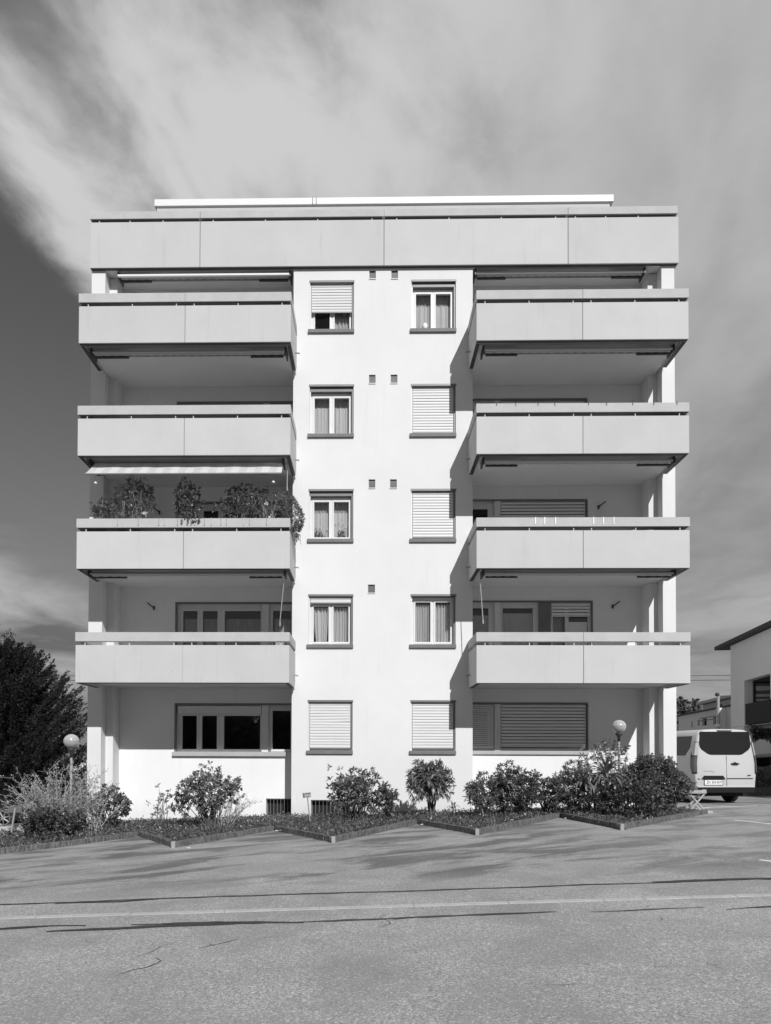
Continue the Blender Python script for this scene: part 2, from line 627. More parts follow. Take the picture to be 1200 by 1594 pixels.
# ------------------------------------------------------------------ ground, road
mb = MB()
xs = [-900, -14, -8, 4.5, 900]
ys = [-300, 0, 12, 40, 1500]
idx = {}
for j, y in enumerate(ys):
    for i, x in enumerate(xs):
        idx[i, j] = len(mb.v)
        mb.v.append((x, y, gz(x)))
for j in range(len(ys) - 1):
    for i in range(len(xs) - 1):
        mb.f.append((idx[i, j], idx[i + 1, j], idx[i + 1, j + 1], idx[i, j + 1]))
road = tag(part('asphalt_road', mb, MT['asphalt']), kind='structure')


mb = MB()
for x_ in (-900, -14, -8, 4.5, 900):
    mb.v += [(x_, -290, gz(x_) + .02), (x_, -3.5, gz(x_) + .02)]
mb.f = [(2 * i, 2 * i + 2, 2 * i + 3, 2 * i + 1) for i in range(4)]
tag(part('unseen_lawn', mb, MT['unseen_lawn']), kind='structure')  # unseen dark ground behind the viewer, added to cut light bounced upward


def strip(pts, width, dz, wob=0.0, seg=0.12):
    """a flat band laid on the ground along pts"""
    mb = MB()
    line = []
    for (xa, ya), (xb, yb) in zip(pts[:-1], pts[1:]):
        n = max(1, int(math.hypot(xb - xa, yb - ya) / seg))
        for k in range(n): line.append((xa + (xb - xa) * k / n, ya + (yb - ya) * k / n))
    line.append(pts[-1])
    L = len(line)
    width *= 1.35 if wob > .01 else 1.0
    prev = 0
    for k, (x, y) in enumerate(line):
        a = line[max(0, k - 1)]
        b = line[min(L - 1, k + 1)]
        d = Vector((b[0] - a[0], b[1] - a[1])).normalized()
        nx, ny = -d.y, d.x
        prev = prev * 0.7 + random.uniform(-1, 1) * wob * 0.6
        wd = width * (1 + random.uniform(-1, 1) * (3 * wob / max(width, .01)) * 0.3) / 2
        if wob: wd *= 0.35 + 0.65 * min(1, k / 4, (L - 1 - k) / 4)
        for sg in (1, -1):
            px, py = x + nx * (wd * sg + prev), y + ny * (wd * sg + prev)
            mb.v.append((px, py, gz(px) + dz))
    for k in range(L - 1):
        mb.f.append((2 * k, 2 * k + 1, 2 * k + 3, 2 * k + 2))
    return mb


for pts, wd in (
        ([(-4.9, 7.94), (-3.5, 7.9), (-2.6, 7.98), (-1.2, 8.0), (0.4, 8.02), (2.0, 8.05), (3.4, 8.10), (5.6, 8.16)], 0.035),
        ([(-3.55, 7.86), (-2.9, 7.88), (-2.4, 7.93)], 0.045),
        ([(3.3, 8.14), (4.6, 8.16), (5.8, 8.22)], 0.06),
        ([(-4.4, 6.70), (-3.6, 6.74), (-3.1, 6.80), (-2.75, 6.78)], 0.05),
        ([(-3.05, 6.58), (-2.5, 6.62), (-1.9, 6.66), (-1.2, 6.69), (-0.6, 6.66)], 0.065),
        ([(-2.3, 6.74), (-1.6, 6.75), (-1.0, 6.73)], 0.04),
        ([(-0.7, 6.67), (0.19, 6.72), (1.0, 6.77), (1.84, 6.81)], 0.035),
        ([(2.15, 6.75), (2.7, 6.79), (3.27, 6.82)], 0.03),
        ([(3.42, 6.70), (3.9, 6.76), (4.6, 6.8)], 0.03)):
    part('tar_seam', strip(pts, wd, 0.006, wob=0.02), MT['tar'], road)
for pts, wd in (
        ([(-1.88, 5.17), (-1.80, 5.30), (-1.70, 5.36), (-1.64, 5.52), (-1.72, 5.62)], 0.012),
        ([(-1.88, 5.66), (-1.80, 5.78), (-1.78, 5.92), (-1.68, 6.06)], 0.009),
        ([(-1.42, 5.86), (-1.33, 5.93), (-1.22, 6.02), (-1.14, 6.12)], 0.014),
        ([(-1.36, 5.98), (-1.30, 5.91)], 0.012),
        ([(0.10, 6.42), (0.22, 6.50), (0.20, 6.62), (0.32, 6.70)], 0.012),
        ([(0.20, 6.62), (0.12, 6.78), (0.22, 6.95)], 0.008),
        ([(2.62, 6.30), (2.70, 6.42), (2.72, 6.55)], 0.006),
        ([(1.20, 4.72), (1.32, 4.71), (1.42, 4.73)], 0.010),
        ([(2.05, 5.05), (2.18, 5.03)], 0.010)):
    part('asphalt_crack', strip(pts, wd, 0.003, wob=0.004, seg=0.05), MT['tar'], road)
# the pale gutter line of flat stones
gp = [(-5.4, 7.19), (0.19, 7.24), (6.2, 7.28)]
x = -5.4
first = None
while x < 6.0:
    L = random.uniform(0.42, 0.50) if x > 2.2 else 0.98
    y = 7.19 + (x + 5.4) * 0.0085
    mb = MB()
    y2 = 7.19 + (x + L + 5.4) * 0.0085
    t = random.uniform(0, 0.0015)
    wv = 0.05
    b = 0
    mb.v = [(x + .004, y - wv, gz(x) + .001), (x + L - .004, y2 - wv, gz(x + L) + .001), (x + L - .004, y2 + wv, gz(x + L) + .001), (x + .004, y + wv, gz(x) + .001),
            (x + .004, y - wv, gz(x) + .008 + t), (x + L - .004, y2 - wv, gz(x + L) + .008 + t), (x + L - .004, y2 + wv, gz(x + L) + .008 + t), (x + .004, y + wv, gz(x) + .008 + t)]
    mb.f = [(4, 5, 6, 7), (0, 1, 5, 4), (1, 2, 6, 5), (2, 3, 7, 6), (3, 0, 4, 7)]
    part('gutter_stone', mb, MT['gutter'], road)
    x += L
# parking bay lines
for pts, wd in (([(8.05, 15.4), (8.45, 14.3)], 0.11), ([(8.2, 18.2), (9.29, 19.03), (10.99, 19.75)], 0.1), ([(10.0, 20.9), (11.2, 20.3), (12.4, 19.6)], 0.1),
                ([(5.35, 9.6), (5.7, 9.1)], 0.1)):
    part('parking_line', strip(pts, wd, 0.005), MT['paint'], road)

# ------------------------------------------------------------------ planting bed with kerb stones
KERB = [(-8.9, 11.15), (-6.58, 12.34), (-5.70, 13.27), (-4.84, 14.60), (-3.51, 12.52), (-2.01, 14.93), (-0.62, 12.57), (1.10, 15.36), (2.05, 13.08),
        (4.36, 15.83), (4.83, 13.30), (8.25, 17.00)]
mb = MB()
n = len(KERB)
for i, (kx, ky) in enumerate(KERB):
    mb.v.append((kx, ky + .05, gz(kx) + 0.05))
    mb.v.append((kx, 17.93 if -7.5 < kx < 8.0 else 17.6, gz(kx) + 0.02))
for i in range(n - 1):
    mb.f.append((2 * i, 2 * i + 2, 2 * i + 3, 2 * i + 1))
bed = tag(part('planting_bed', mb, MT['soil']), kind='structure')
mb = MB()
for k_ in range(3):
    mb.v += [(-7.0 + k_ * 4.4, 17.9, gz(-7.0 + k_ * 4.4) + .022), (-7.0 + k_ * 4.4, 18.72, gz(-7.0 + k_ * 4.4) + .022)]
mb.f = [(0, 2, 3, 1), (2, 4, 5, 3)]


def kerb_stone(a, b, m, cap=0):
    a, b = Vector((a[0], a[1], 0)), Vector((b[0], b[1], 0))
    d = (b - a).normalized()
    nrm = Vector((-d.y, d.x, 0))
    if nrm.y < 0: nrm = -nrm
    wd, h = 0.10, 0.108
    mb = MB()
    j = [random.uniform(-.005, .005) for _ in range(6)]
    for zf in (0, 1):
        for q, off in ((a + d * .006, -.0), (b - d * .006, -.0), (b - d * .006, wd), (a + d * .006, wd)):
            pz = q + nrm * (off + j[zf])
            mb.v.append((pz.x, pz.y, gz(q.x) + (h + j[2] if zf else -0.02)))
    mb.f = [(0, 3, 2, 1), (4, 5, 6, 7), (0, 1, 5, 4), (1, 2, 6, 5), (2, 3, 7, 6), (3, 0, 4, 7)]
    return part('kerb_stone', mb, m, bed, bevel=0.008, fix=True)


for i in range(len(KERB) - 1):
    a, b = Vector(KERB[i]), Vector(KERB[i + 1])
    L = (b - a).length
    k = max(1, round(L / 0.40))
    for q in range(k):
        kerb_stone(a + (b - a) * (q / k), a + (b - a) * ((q + 1) / k), MT['kerb'])
for i in (4, 6, 8, 10):          # pale corner stones at the tips
    kx, ky = KERB[i]
    mb = MB().box(kx - .035, kx + .035, ky - .035, ky + .05, gz(kx) - .02, gz(kx) + .116)
    part('corner_stone', mb, MT['kerb_face'], bed, bevel=0.006, label='pale corner stone at the tip of the kerb')

for i, (lx, ly, lab) in enumerate(((-1.95, 14.72, 'pale dry leaf on the asphalt at the left inner kerb corner'), (1.16, 15.1, 'pale dry leaf on the asphalt at the middle inner kerb corner'),
                                  (4.38, 15.5, 'pale dry leaf on the asphalt at the right inner kerb corner'), (-3.2, 12.3, 'pale dry leaf on the asphalt beside the left kerb tip'))):
    mb = MB()
    z_ = gz(lx) + .006
    pts = [(a_ * .55, b_ * .55, c_ * .55) for a_, b_, c_ in ((0, 0, 0), (.05, -.02, .03), (.11, .0, .01), (.06, .04, .045), (-.04, .04, .03), (-.06, -.02, .05), (.0, -.05, .02))]
    mb.v = [(lx + a_, ly + b_, z_ + c_) for a_, b_, c_ in pts]
    mb.f = [(0, 1, 2), (0, 2, 3), (0, 3, 4), (0, 4, 5), (0, 5, 6), (0, 6, 1)]
    tag(part('dry_leaf', mb, MT['frame']), lab, 'leaf', 'dry leaves lying by the kerb')

# ------------------------------------------------------------------ apartment building
bld = empty('apartment_building', (0.31, 17.944, 0), 'white five storey apartment building with stacked grey balconies and a set-back roof storey', 'building')
FL = 2.75
YF, YR, YS = 17.944, 18.73, 18.26         # bay front, recessed wall, stepped pier
YB = 16.55                                 # balcony front
XL, XR = -7.31, 7.92
BL, BR = -1.98, 2.70
ZT = 14.29
SOF = 3.34                                 # soffit of the first floor balcony


def fz(n): return FL * n


# openings of the bay
WL, WR = (-1.55, -0.40), (1.11, 2.26)
bay_holes = []
for n_ in range(-1, 4):
    for a, b in (WL, WR):
        bay_holes.append((a, b, 4.42 + fz(n_), 5.715 + fz(n_)))
VENTS = [(0.0, .17, 14.01, 14.24), (.575, .75, 14.01, 14.24), (0, .17, 11.25, 11.48), (.565, .74, 11.25, 11.48), (0, .17, 8.5, 8.73), (.555, .73, 8.5, 8.73), (-.01, .17, 5.76, 5.98)]
BASE_B = (-1.47, -0.45, -0.10, 0.39)
mb = wall_grid(MB(), BL, BR, -0.3, ZT + .2, YF, YF + .22, bay_holes + VENTS + [BASE_B])
mb.box(BL, BL + .2, YF + .22, YR + .2, -0.3, ZT + .2)
mb.box(BR - .2, BR, YF + .22, YR + .2, -0.3, ZT + .2)
part('bay_wall', mb, MT['plaster'], bld)

# recessed walls
left_holes, right_holes = [], []
for n_ in range(-1, 4):
    zb = 1.63 if n_ == -1 else 3.60 + fz(n_)
    left_holes.append((-5.22, BL, zb, 5.68 + fz(n_)))
    xr = 6.02 if n_ == 0 else 5.89
    right_holes.append((BR, xr, 1.68 if n_ == -1 else 3.60 + fz(n_), 5.72 + fz(n_)))
BASE_A = (-2.75, -2.05, -0.12, 0.37)
part('recess_wall', wall_grid(MB(), -6.75, BL, -0.5, ZT + .2, YR, YR + .2, left_holes + [BASE_A]), MT['plaster_bounce'], bld)
part('recess_wall', wall_grid(MB(), BR, 7.36, -0.2, ZT + .2, YR, YR + .2, right_holes), MT['plaster_bounce'], bld)
# stepped piers and flanks
part('pier', MB().box(XL, -6.95, YF, 19.6, -0.7, ZT).box(-6.95, -6.75, YS, 19.6, -0.7, ZT), MT['plaster'], bld)
part('pier', MB().box(7.59, XR, YF, 19.6, -0.2, ZT).box(7.36, 7.59, YS, 19.6, -0.2, ZT), MT['plaster'], bld)
part('flank_wall', MB().box(XL, XL + .25, 19.6, 30, -0.9, ZT), MT['plaster'], bld)
part('flank_wall', MB().box(XR - .25, XR, 19.6, 30, -0.2, ZT), MT['plaster'], bld)
part('rear_wall', MB().box(XL, XR, 30, 30.25, -0.9, ZT), MT['plaster'], bld)
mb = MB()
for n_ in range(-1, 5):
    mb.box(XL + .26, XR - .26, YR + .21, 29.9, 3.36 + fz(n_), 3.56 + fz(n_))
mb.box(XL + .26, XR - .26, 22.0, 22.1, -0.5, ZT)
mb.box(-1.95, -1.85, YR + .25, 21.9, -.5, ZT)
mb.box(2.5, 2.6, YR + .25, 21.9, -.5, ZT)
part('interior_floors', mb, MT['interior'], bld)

# vents
for x0, x1, z0, z1 in VENTS:
    f = part('vent', wall_grid(MB(), x0, x1, z0, z1, YF + .03, YF + .05, [(x0 + .012, x1 - .012, z0 + .022, z1 - .012)]).box(x0 + .001, x1 - .001, YF + .12, YF + .14, z0 + .001, z1 - .001), MT['zinc'], bld)
    mb = MB()
    k = 6
    for q in range(k):
        zc = z0 + .03 + (z1 - z0 - .05) * q / k
        mb.box(x0 + .012, x1 - .012, YF + .035, YF + .05, zc, zc + .018)
    part('louvre', mb, MT['zinc'], f, kind='stuff')
    part('drip_edge', MB().box(x0 - .005, x1 + .005, YF - .02, YF - .001, z0 - .015, z0 + .004), MT['plaster'], f)


# ---- windows
def wavy_sheet(x0, x1, z0, z1, y, amp=.03, folds=9, thin=0.0, lean=0.0):
    mb = MB()
    n = folds * 8
    ph = random.uniform(0, 6)
    for k in range(n + 1):
        t = k / n
        yy = y + amp * math.sin(t * folds * 2 * math.pi + ph + 1.1 * math.sin(t * 9)) + amp * .3 * math.sin(t * 41)
        xx = x0 + (x1 - x0) * t
        for q in range(5):
            s_ = q / 4
            xz = xx + lean * (s_ ** 1.6) * (x1 - x0) * (0.5 - t)
            mb.v.append((xz, yy * 1.0 + .012 * s_ * math.sin(k), z1 + (z0 - z1) * s_))
    for k in range(n):
        for q in range(4):
            a = k * 5 + q
            mb.f.append((a, a + 1, a + 6, a + 5))
    return mb


def window(x0, x1, z0, z1, y, panes, th=.06, curtain=None, m='frame', glass='glass'):
    fr = part('window', wall_grid(MB(), x0, x1, z0, z1, y, y + th, panes), MT[m], bld, bevel=.006)
    for pa in panes:
        part('pane', MB().box(pa[0] - .006, pa[1] + .006, y + th * .45, y + th * .45 + .008, pa[2] - .006, pa[3] + .006), MT[glass], fr)
    return fr


SLATS = {}


def slats(parent, x0, x1, ztop, zbot, y, m='slat', pitch=.078, tilt_end=0.0, droop=None):
    key = (round(x1 - x0, 3), m, pitch)
    n = int((ztop - zbot) / pitch)
    for k in range(n):
        zc = ztop - pitch * (k + .5)
        if key not in SLATS:
            h = pitch * (.96 if m == 'slat' else .80)
            xa, xb = x0 + .012, x1 - .012
            mb = MB()
            prof = [(y + .016, zc + h / 2), (y + .004, zc + h * .28), (y, zc - h * .1), (y + .002, zc - h * .5),
                    (y + .008, zc - h * .5), (y + .007, zc - h * .1), (y + .011, zc + h * .25), (y + .020, zc + h / 2)]
            mb.prism(prof, xa, xb, axis='x')
            o = part('slat', mb, MT[m], parent, fix=True)
            SLATS[key] = (o, ORIG[o.name] - Vector((x0, y, zc)))
        else:
            src, off = SLATS[key]
            o = again(src, Vector((x0, y, zc)) + off, parent)
            o.rotation_euler[0] = R(random.uniform(-2.5, 2.5))
            if droop and k in droop: o.rotation_euler[1] = droop[k]
    # bottom rail
    zb = ztop - pitch * n
    part('bottom_rail', MB().box(x0 + .01, x1 - .01, y, y + .022, zb - .028, zb), MT['zinc' if m == 'slat' else m], parent)
    return zb


def bay_window(side, n_, blind):
    x0, x1 = side
    z0, z1 = 4.42 + fz(n_), 5.715 + fz(n_)
    w_ = x1 - x0
    xm = (x0 + x1) / 2
    housed = (side is WL and n_ in (1, 2)) or (side is WR and n_ == 3)
    top = z1 - (.15 if housed else .035)
    pt = z1 - (.165 if (side is WR and n_ == 0) else .27)
    panes = [(x0 + .12, xm - .065, z0 + .09, pt), (xm + .065, x1 - .12, z0 + .09, pt)]
    fr = window(x0 + .002, x1 - .002, z0 + .002, top, YF + .155, panes)
    # overlapping sash profile, a little proud of the frame
    mb = MB()
    for pa in panes:
        wall_grid(mb, pa[0] - .04, pa[1] + .04, pa[2] - .045, pa[3] + .045, YF + .142, YF + .153, [(pa[0] - .001, pa[1] + .001, pa[2] - .001, pa[3] + .001)])
    part('sash', mb, MT['frame'], fr)
    # blind housing at the head, guide rails down the reveals, projecting sill
    if housed: part('blind_housing', MB().box(x0 + .002, x1 - .002, YF + .05, YF + .2, top + .002, z1 - .042), MT['zinc'], fr)  # housing kept dark to stand in for shade in the head recess
    part('head_trim', MB().box(x0 - .015, x1 + .015, YF - .012, YF + .028, z1 - .04, z1 + .012), MT['zinc'], fr)
    part('guide_rail', MB().box(x0 + .003, x0 + .03, YF + .05, YF + .085, z0 + .003, top), MT['frame'], fr)
    part('guide_rail', MB().box(x1 - .045, x1 - .003, YF + .04, YF + .085, z0 + .003, top), MT['zinc'], fr)  # right rail darker than the left, standing in for the reveal's shadow
    part('sill', MB().box(x0 - .045, x1 + .012, YF - .055, YF + .14, z0 - .095, z0 - .002), MT['sill'], fr, bevel=.006)
    if blind > 0:
        pitch = .0737
        zb = z0 + .012 + (1 - blind) * (z1 - z0 - .07)
        droop = {4: R(-.9), 5: R(-1.3), 6: R(-.9), 7: R(.4)} if (n_ == -1 and side is WL) else None
        slats(fr, x0 + .03, x1 - .045, z1 - .043, zb + .03, YF + .055, 'slat', pitch, droop=droop)
    return fr, panes


bay = {}
for n_, bl, br in ((3, .62, 0), (2, 0, 1), (1, 0, 1), (0, 0.19, 0), (-1, 1, 1)):
    bay['L', n_] = bay_window(WL, n_, bl)
    bay['R', n_] = bay_window(WR, n_, br)


def curtain(fr, x0, x1, z0, z1, y=YF + .27, m='curtain', folds=6, amp=.028, lean=0.0):
    return part('curtain', wavy_sheet(x0, x1, z0, z1, y, amp, folds, lean=lean), MT[m], fr, smooth=True)


for key, spec in {
    ('L', 2): [(0.02, .44, 0, .72, 'curtain', 0, 5), (.56, .86, 0, .72, 'curtain', 0, 4), (.86, .99, 0, .9, 'curtain', 0, 3)],
    ('L', 1): [(0.02, .42, 0, .68, 'curtain', 0, 5), (.50, .86, 0, .68, 'curtain', 0, 4)],
    ('L', 0): [(0.08, .46, 0, .92, 'curtain', .35, 5), (.54, .92, 0, .92, 'curtain_dim', -.1, 6)],
    ('R', 3): [(0.04, .46, 0, .68, 'curtain', 0, 4), (.52, .96, 0, .68, 'curtain', 0, 4)],
    ('R', 0): [(0.04, .47, 0, 1.0, 'curtain_dim', 0, 9), (.52, .96, 0, 1.0, 'curtain_dim', 0, 7)],
    ('L', 3): [(.5, .95, 0, .9, 'curtain_dim', 0, 6)],
}.items():
    fr, panes = bay[key]
    side = WL if key[0] == 'L' else WR
    x0, x1 = side
    z0, z1 = 4.42 + fz(key[1]) + .08, 5.715 + fz(key[1]) - .2
    for a, b, c0, c1, mm, lean, fo in spec:
        curtain(fr, x0 + (x1 - x0) * a, x0 + (x1 - x0) * b, z0 + (z1 - z0) * c0, z0 + (z1 - z0) * c1, m=mm, folds=fo, lean=lean)

for key in (('L', 2), ('L', 1), ('R', 3)):
    fr, panes = bay[key]
    x0, x1 = WL if key[0] == 'L' else WR
    z0, z1 = 4.42 + fz(key[1]) + .08, 5.715 + fz(key[1]) - .2
    part('net_curtain', wavy_sheet(x0 + .04, x1 - .04, z0, z1, YF + .36, .012, 14), MT['net'], fr, smooth=True)
# basement windows with bars
for (x0, x1, z0, z1), y in ((BASE_A, YR), (BASE_B, YF)):
    bw = part('basement_window', wall_grid(MB(), x0, x1, z0, z1, y + .19, y + .21, [(x0 + .03, x1 - .03, z0 + .03, z1 - .03)]), MT['zinc'], bld)
    part('pane', MB().box(x0 + .02, x1 - .02, y + .199, y + .205, z0 + .02, z1 - .02), MT['black'], bw)
    n = int((x1 - x0) / .095)
    for k in range(n + 1):
        xx = x0 + .02 + (x1 - x0 - .04) * k / n
        part('bar', MB().tube((xx, y + .03, z0), (xx, y + .03, z1), .004, n=6), MT['grille'], bw)
    part('rail', MB().box(x0, x1, y + .022, y + .036, z1 - .02, z1 - .005), MT['grille'], bw)

# recess windows, left side: glazing on all floors
for n_ in range(-1, 4):
    z1 = 5.68 + fz(n_)
    z0 = 1.63 if n_ == -1 else 3.60 + fz(n_)
    top = z1 - (.32 if n_ == -1 else .20)
    lo = z0 + .07
    y = YR + .05
    panes = [(-5.06, -4.66, lo, top), (-4.52, -4.11, lo, top), (-3.92, -2.93, lo, top), (-2.60, -2.10, lo, top + (.14 if n_ == -1 else 0))]
    fr = window(-5.218, BL - .003, z0 + .002, z1 - .002, y + .03, panes, th=.07)
    mb = MB()
    for pa in panes:
        wall_grid(mb, pa[0] - .045, pa[1] + .045, pa[2] - .045, pa[3] + .045, y + .012, y + .028, [(pa[0] - .001, pa[1] + .001, pa[2] - .001, pa[3] + .001)])
    part('sash', mb, MT['frame'], fr)
    part('head_trim', MB().box(-5.25, BL - .002, YR - .015, YR + .03, z1 - .035, z1 + .015), MT['zinc'], fr)
    part('corner_trim', MB().box(-5.25, -5.20, YR - .012, YR + .05, z0, z1 - .036), MT['zinc'], fr)
    part('mullion', MB().box(-2.88, -2.70, YR - .004, YR + .04, z0, z1 - .04), MT['frame'], fr)
    if n_ == -1:
        part('blind_housing', MB().box(-5.16, -2.90, YR + .005, YR + .055, top + .05, z1 - .06), MT['frame'], fr)
        part('sill', MB().box(-5.29, -2.2, YR - .09, YR + .06, z0 - .12, z0), MT['sill_light'], fr, bevel=.006)
    elif n_ == 0:
        for a, b in ((-5.05, -4.67), (-4.52, -4.12), (-3.9, -2.95), (-2.58, -2.12)):
            curtain(fr, a, b, lo, top - .20, y=YR + .22, m='curtain_dim', folds=int((b - a) * 9) + 1, amp=.02)
# right side
for n_ in range(-1, 4):
    z1 = 5.72 + fz(n_)
    z0 = 1.68 if n_ == -1 else 3.60 + fz(n_)
    y = YR + .05
    x1 = 6.02 if n_ == 0 else 5.89
    top = z1 - .16
    lo = z0 + .07
    if n_ == 0:
        panes = [(2.74, 3.26, lo, z1 - .17), (3.64, 4.46, lo, z1 - .17), (5.0, 5.32, lo, top), (5.42, 5.94, lo, top)]
    else:
        panes = [(2.74, 3.24, lo, top - .05), (3.60, 5.86, lo, z1 - .05)]
    fr = window(BR + .003, x1 - .002, z0 + .002, z1 - .002, y + .03, panes, th=.07)
    part('head_trim', MB().box(BR + .002, x1 + .02, YR - .015, YR + .03, z1 - .03, z1 + .012), MT['zinc'], fr)
    part('corner_trim', MB().box(x1 - .015, x1 + .025, YR - .012, YR + .05, z0, z1 - .031), MT['zinc'], fr)
    part('mullion', MB().box(3.41, 3.57, YR - .004, YR + .04, z0, z1 - .035), MT['frame'], fr)
    if n_ == -1:
        slats(fr, BR + .01, 3.40, z1 - .04, z0 + .05, YR + .02, 'slat_grey', .0525)
        slats(fr, 3.58, x1 - .02, z1 - .04, z0 + .05, YR + .02, 'slat_grey', .0865)
        part('sill', MB().box(BR + .002, x1 + .03, YR - .06, YR + .06, z0 - .10, z0), MT['sill_light'], fr, bevel=.006)
    elif n_ == 0:
        slats(fr, 4.94, x1 - .02, z1 - .04, z1 - .45, YR + .02, 'slat_grey', .0865)
        part('infill_panel', MB().box(4.60, 4.92, YR + .01, YR + .06, z0, z1 - .04), MT['zinc'], fr)
        part('curtain', MB().box(2.74, 3.26, YR + .15, YR + .155, lo, z1 - .36), MT['curtain'], fr)
        curtain(fr, 3.64, 4.46, lo, z1 - .30, y=YR + .16, m='white', folds=5, amp=.015)
        curtain(fr, 5.0, 5.3, lo, top - .2, y=YR + .25, m='curtain_dim', folds=4, amp=.015)
        part('blind_panel', MB().box(5.40, 5.92, YR + .09, YR + .1, lo, z1 - .55), MT['frame'], fr)
    elif n_ == 1:
        slats(fr, 3.58, x1 - .02, z1 - .04, z1 - .9, YR + .02, 'slat_grey', .0865)
    else:
        slats(fr, 3.58, x1 - .02, z1 - .04, z1 - .7, YR + .02, 'slat_grey', .0865)


# ---- balconies
def balcony(n_, side):
    zb = 3.28 + fz(n_)                         # lower edge of the front panels
    zt = 4.185 + fz(n_)
    c0, c1 = 4.275 + fz(n_), 4.495 + fz(n_)    # coping
    if side == 'L':
        x0, x1, xj = -7.05, -1.89, -4.46
        inner, outer = x1, x0
    else:
        x0, x1, xj = 2.58, 7.64, 5.12
        inner, outer = x0, x1
    sgn = 1 if side == 'L' else -1            # points to the inner end
    th = .11
    sl = part('balcony', MB().box(x0 + th + .002, x1 - th - .002, YB + th + .002, YR - .002, zb + .07, zb + .25), MT['soffit'], bld)
    # front panels, side panels
    g = .005
    part('front_panel', MB().box(x0, xj - g, YB, YB + th, zb, zt), MT['panel'], sl, bevel=.008)
    part('front_panel', MB().box(xj + g, x1, YB, YB + th, zb, zt), MT['panel'], sl, bevel=.008)
    part('joint_seal', MB().box(xj - g, xj + g, YB + .012, YB + th, zb + .01, zt - .01), MT['coping' if (side, n_) == ('L', 0) else 'joint'], sl)
    yb2 = YF - .005
    for xx, s_ in ((inner, -sgn), (outer, sgn)):
        a, b = sorted((xx, xx + s_ * th))
        poly = [(YB + th + g, zb), (yb2 - .17, zb), (yb2, zb + .17), (yb2, zt), (YB + th + g, zt)]
        part('side_panel', MB().prism(poly, a, b, axis='x'), MT['panel'], sl, bevel=.006, fix=True)
    for xx, s_ in ((inner, -sgn), (outer, sgn)):
        a, b = sorted((xx, xx + s_ * th))
        part('underside_strip', MB().box(a + .01, b - .01, YB + th + .02, yb2 - .18, zb - .012, zb - .001), MT['dark'], sl)  # dark strip added to darken the side panels' lower edges
    part('underside_strip', MB().box(x0 + .01, x1 - .01, YB + .03, YB + th - .01, zb - .010, zb - .001), MT['dark'], sl)  # likewise a dark strip along the front panels' lower edges
    # coping: front and the two sides
    ct = {0: .12, 1: .24}.get(n_, .38)
    if (side, n_) in (('L', 3), ('R', 3), ('R', 0)):
        part('coping', MB().box(x0 - .005, xj - .003, YB - .01, YB + ct, c0, c1), MT['coping'], sl, bevel=.006)
        part('coping', MB().box(xj + .003, x1 + .005, YB - .01, YB + ct, c0, c1), MT['coping'], sl, bevel=.006)
    else:
        part('coping', MB().box(x0 - .005, x1 + .005, YB - .01, YB + ct, c0, c1), MT['coping'], sl, bevel=.006)
    for xx, s_ in ((inner + sgn * .005, -sgn), (outer - sgn * .005, sgn)):
        a, b = sorted((xx, xx + s_ * ct))
        part('coping', MB().box(a, b, YB + ct + .006, yb2, c0, c1), MT['coping'], sl, bevel=.008)
    if n_ > 0: part('coping_shade_strip', MB().box(x0 + .03, x1 - .03, YB + .016, YB + ct - .02, c0 - .014, c0 - .001), MT['dark'], sl)  # thin dark strip added under the coping, standing in for shade in the gap
    # little posts that carry the coping
    for a, b in ((x0, xj), (xj, x1)):
        for k in range(3):
            xx = a + (b - a) * (.083 + .416 * k) + .0
            part('post', MB().box(xx - .011, xx + .011, YB + .03, YB + .06, zt, c0), MT['coping'], sl)
    for k in range(2):
        for xx in (inner - sgn * .05, outer + sgn * .05):
            part('post', MB().box(xx - .015, xx + .015, YB + .45 + k * .6, YB + .474 + k * .6, zt, c0), MT['coping'], sl)
    # overflow spout through the inner side panel
    part('spout', MB().tube((inner - sgn * .02, YF - .42, zb + .30), (inner + sgn * .12, YF - .42, zb + .28), .018, n=8), MT['greymetal'], sl)
    if n_ > 0: part('soffit_shade_strip', MB().box(x0 + th + .01, x1 - th - .01, YB + th + .012, YB + th + .17, zb + .045, zb + .068), MT['awnframe'], sl)  # dark strip added in front of the awning, in place of soffit shadow
    return sl


balc = {}
for n_ in range(4):
    for sd_ in 'LR':
        balc[sd_, n_] = balcony(n_, sd_)


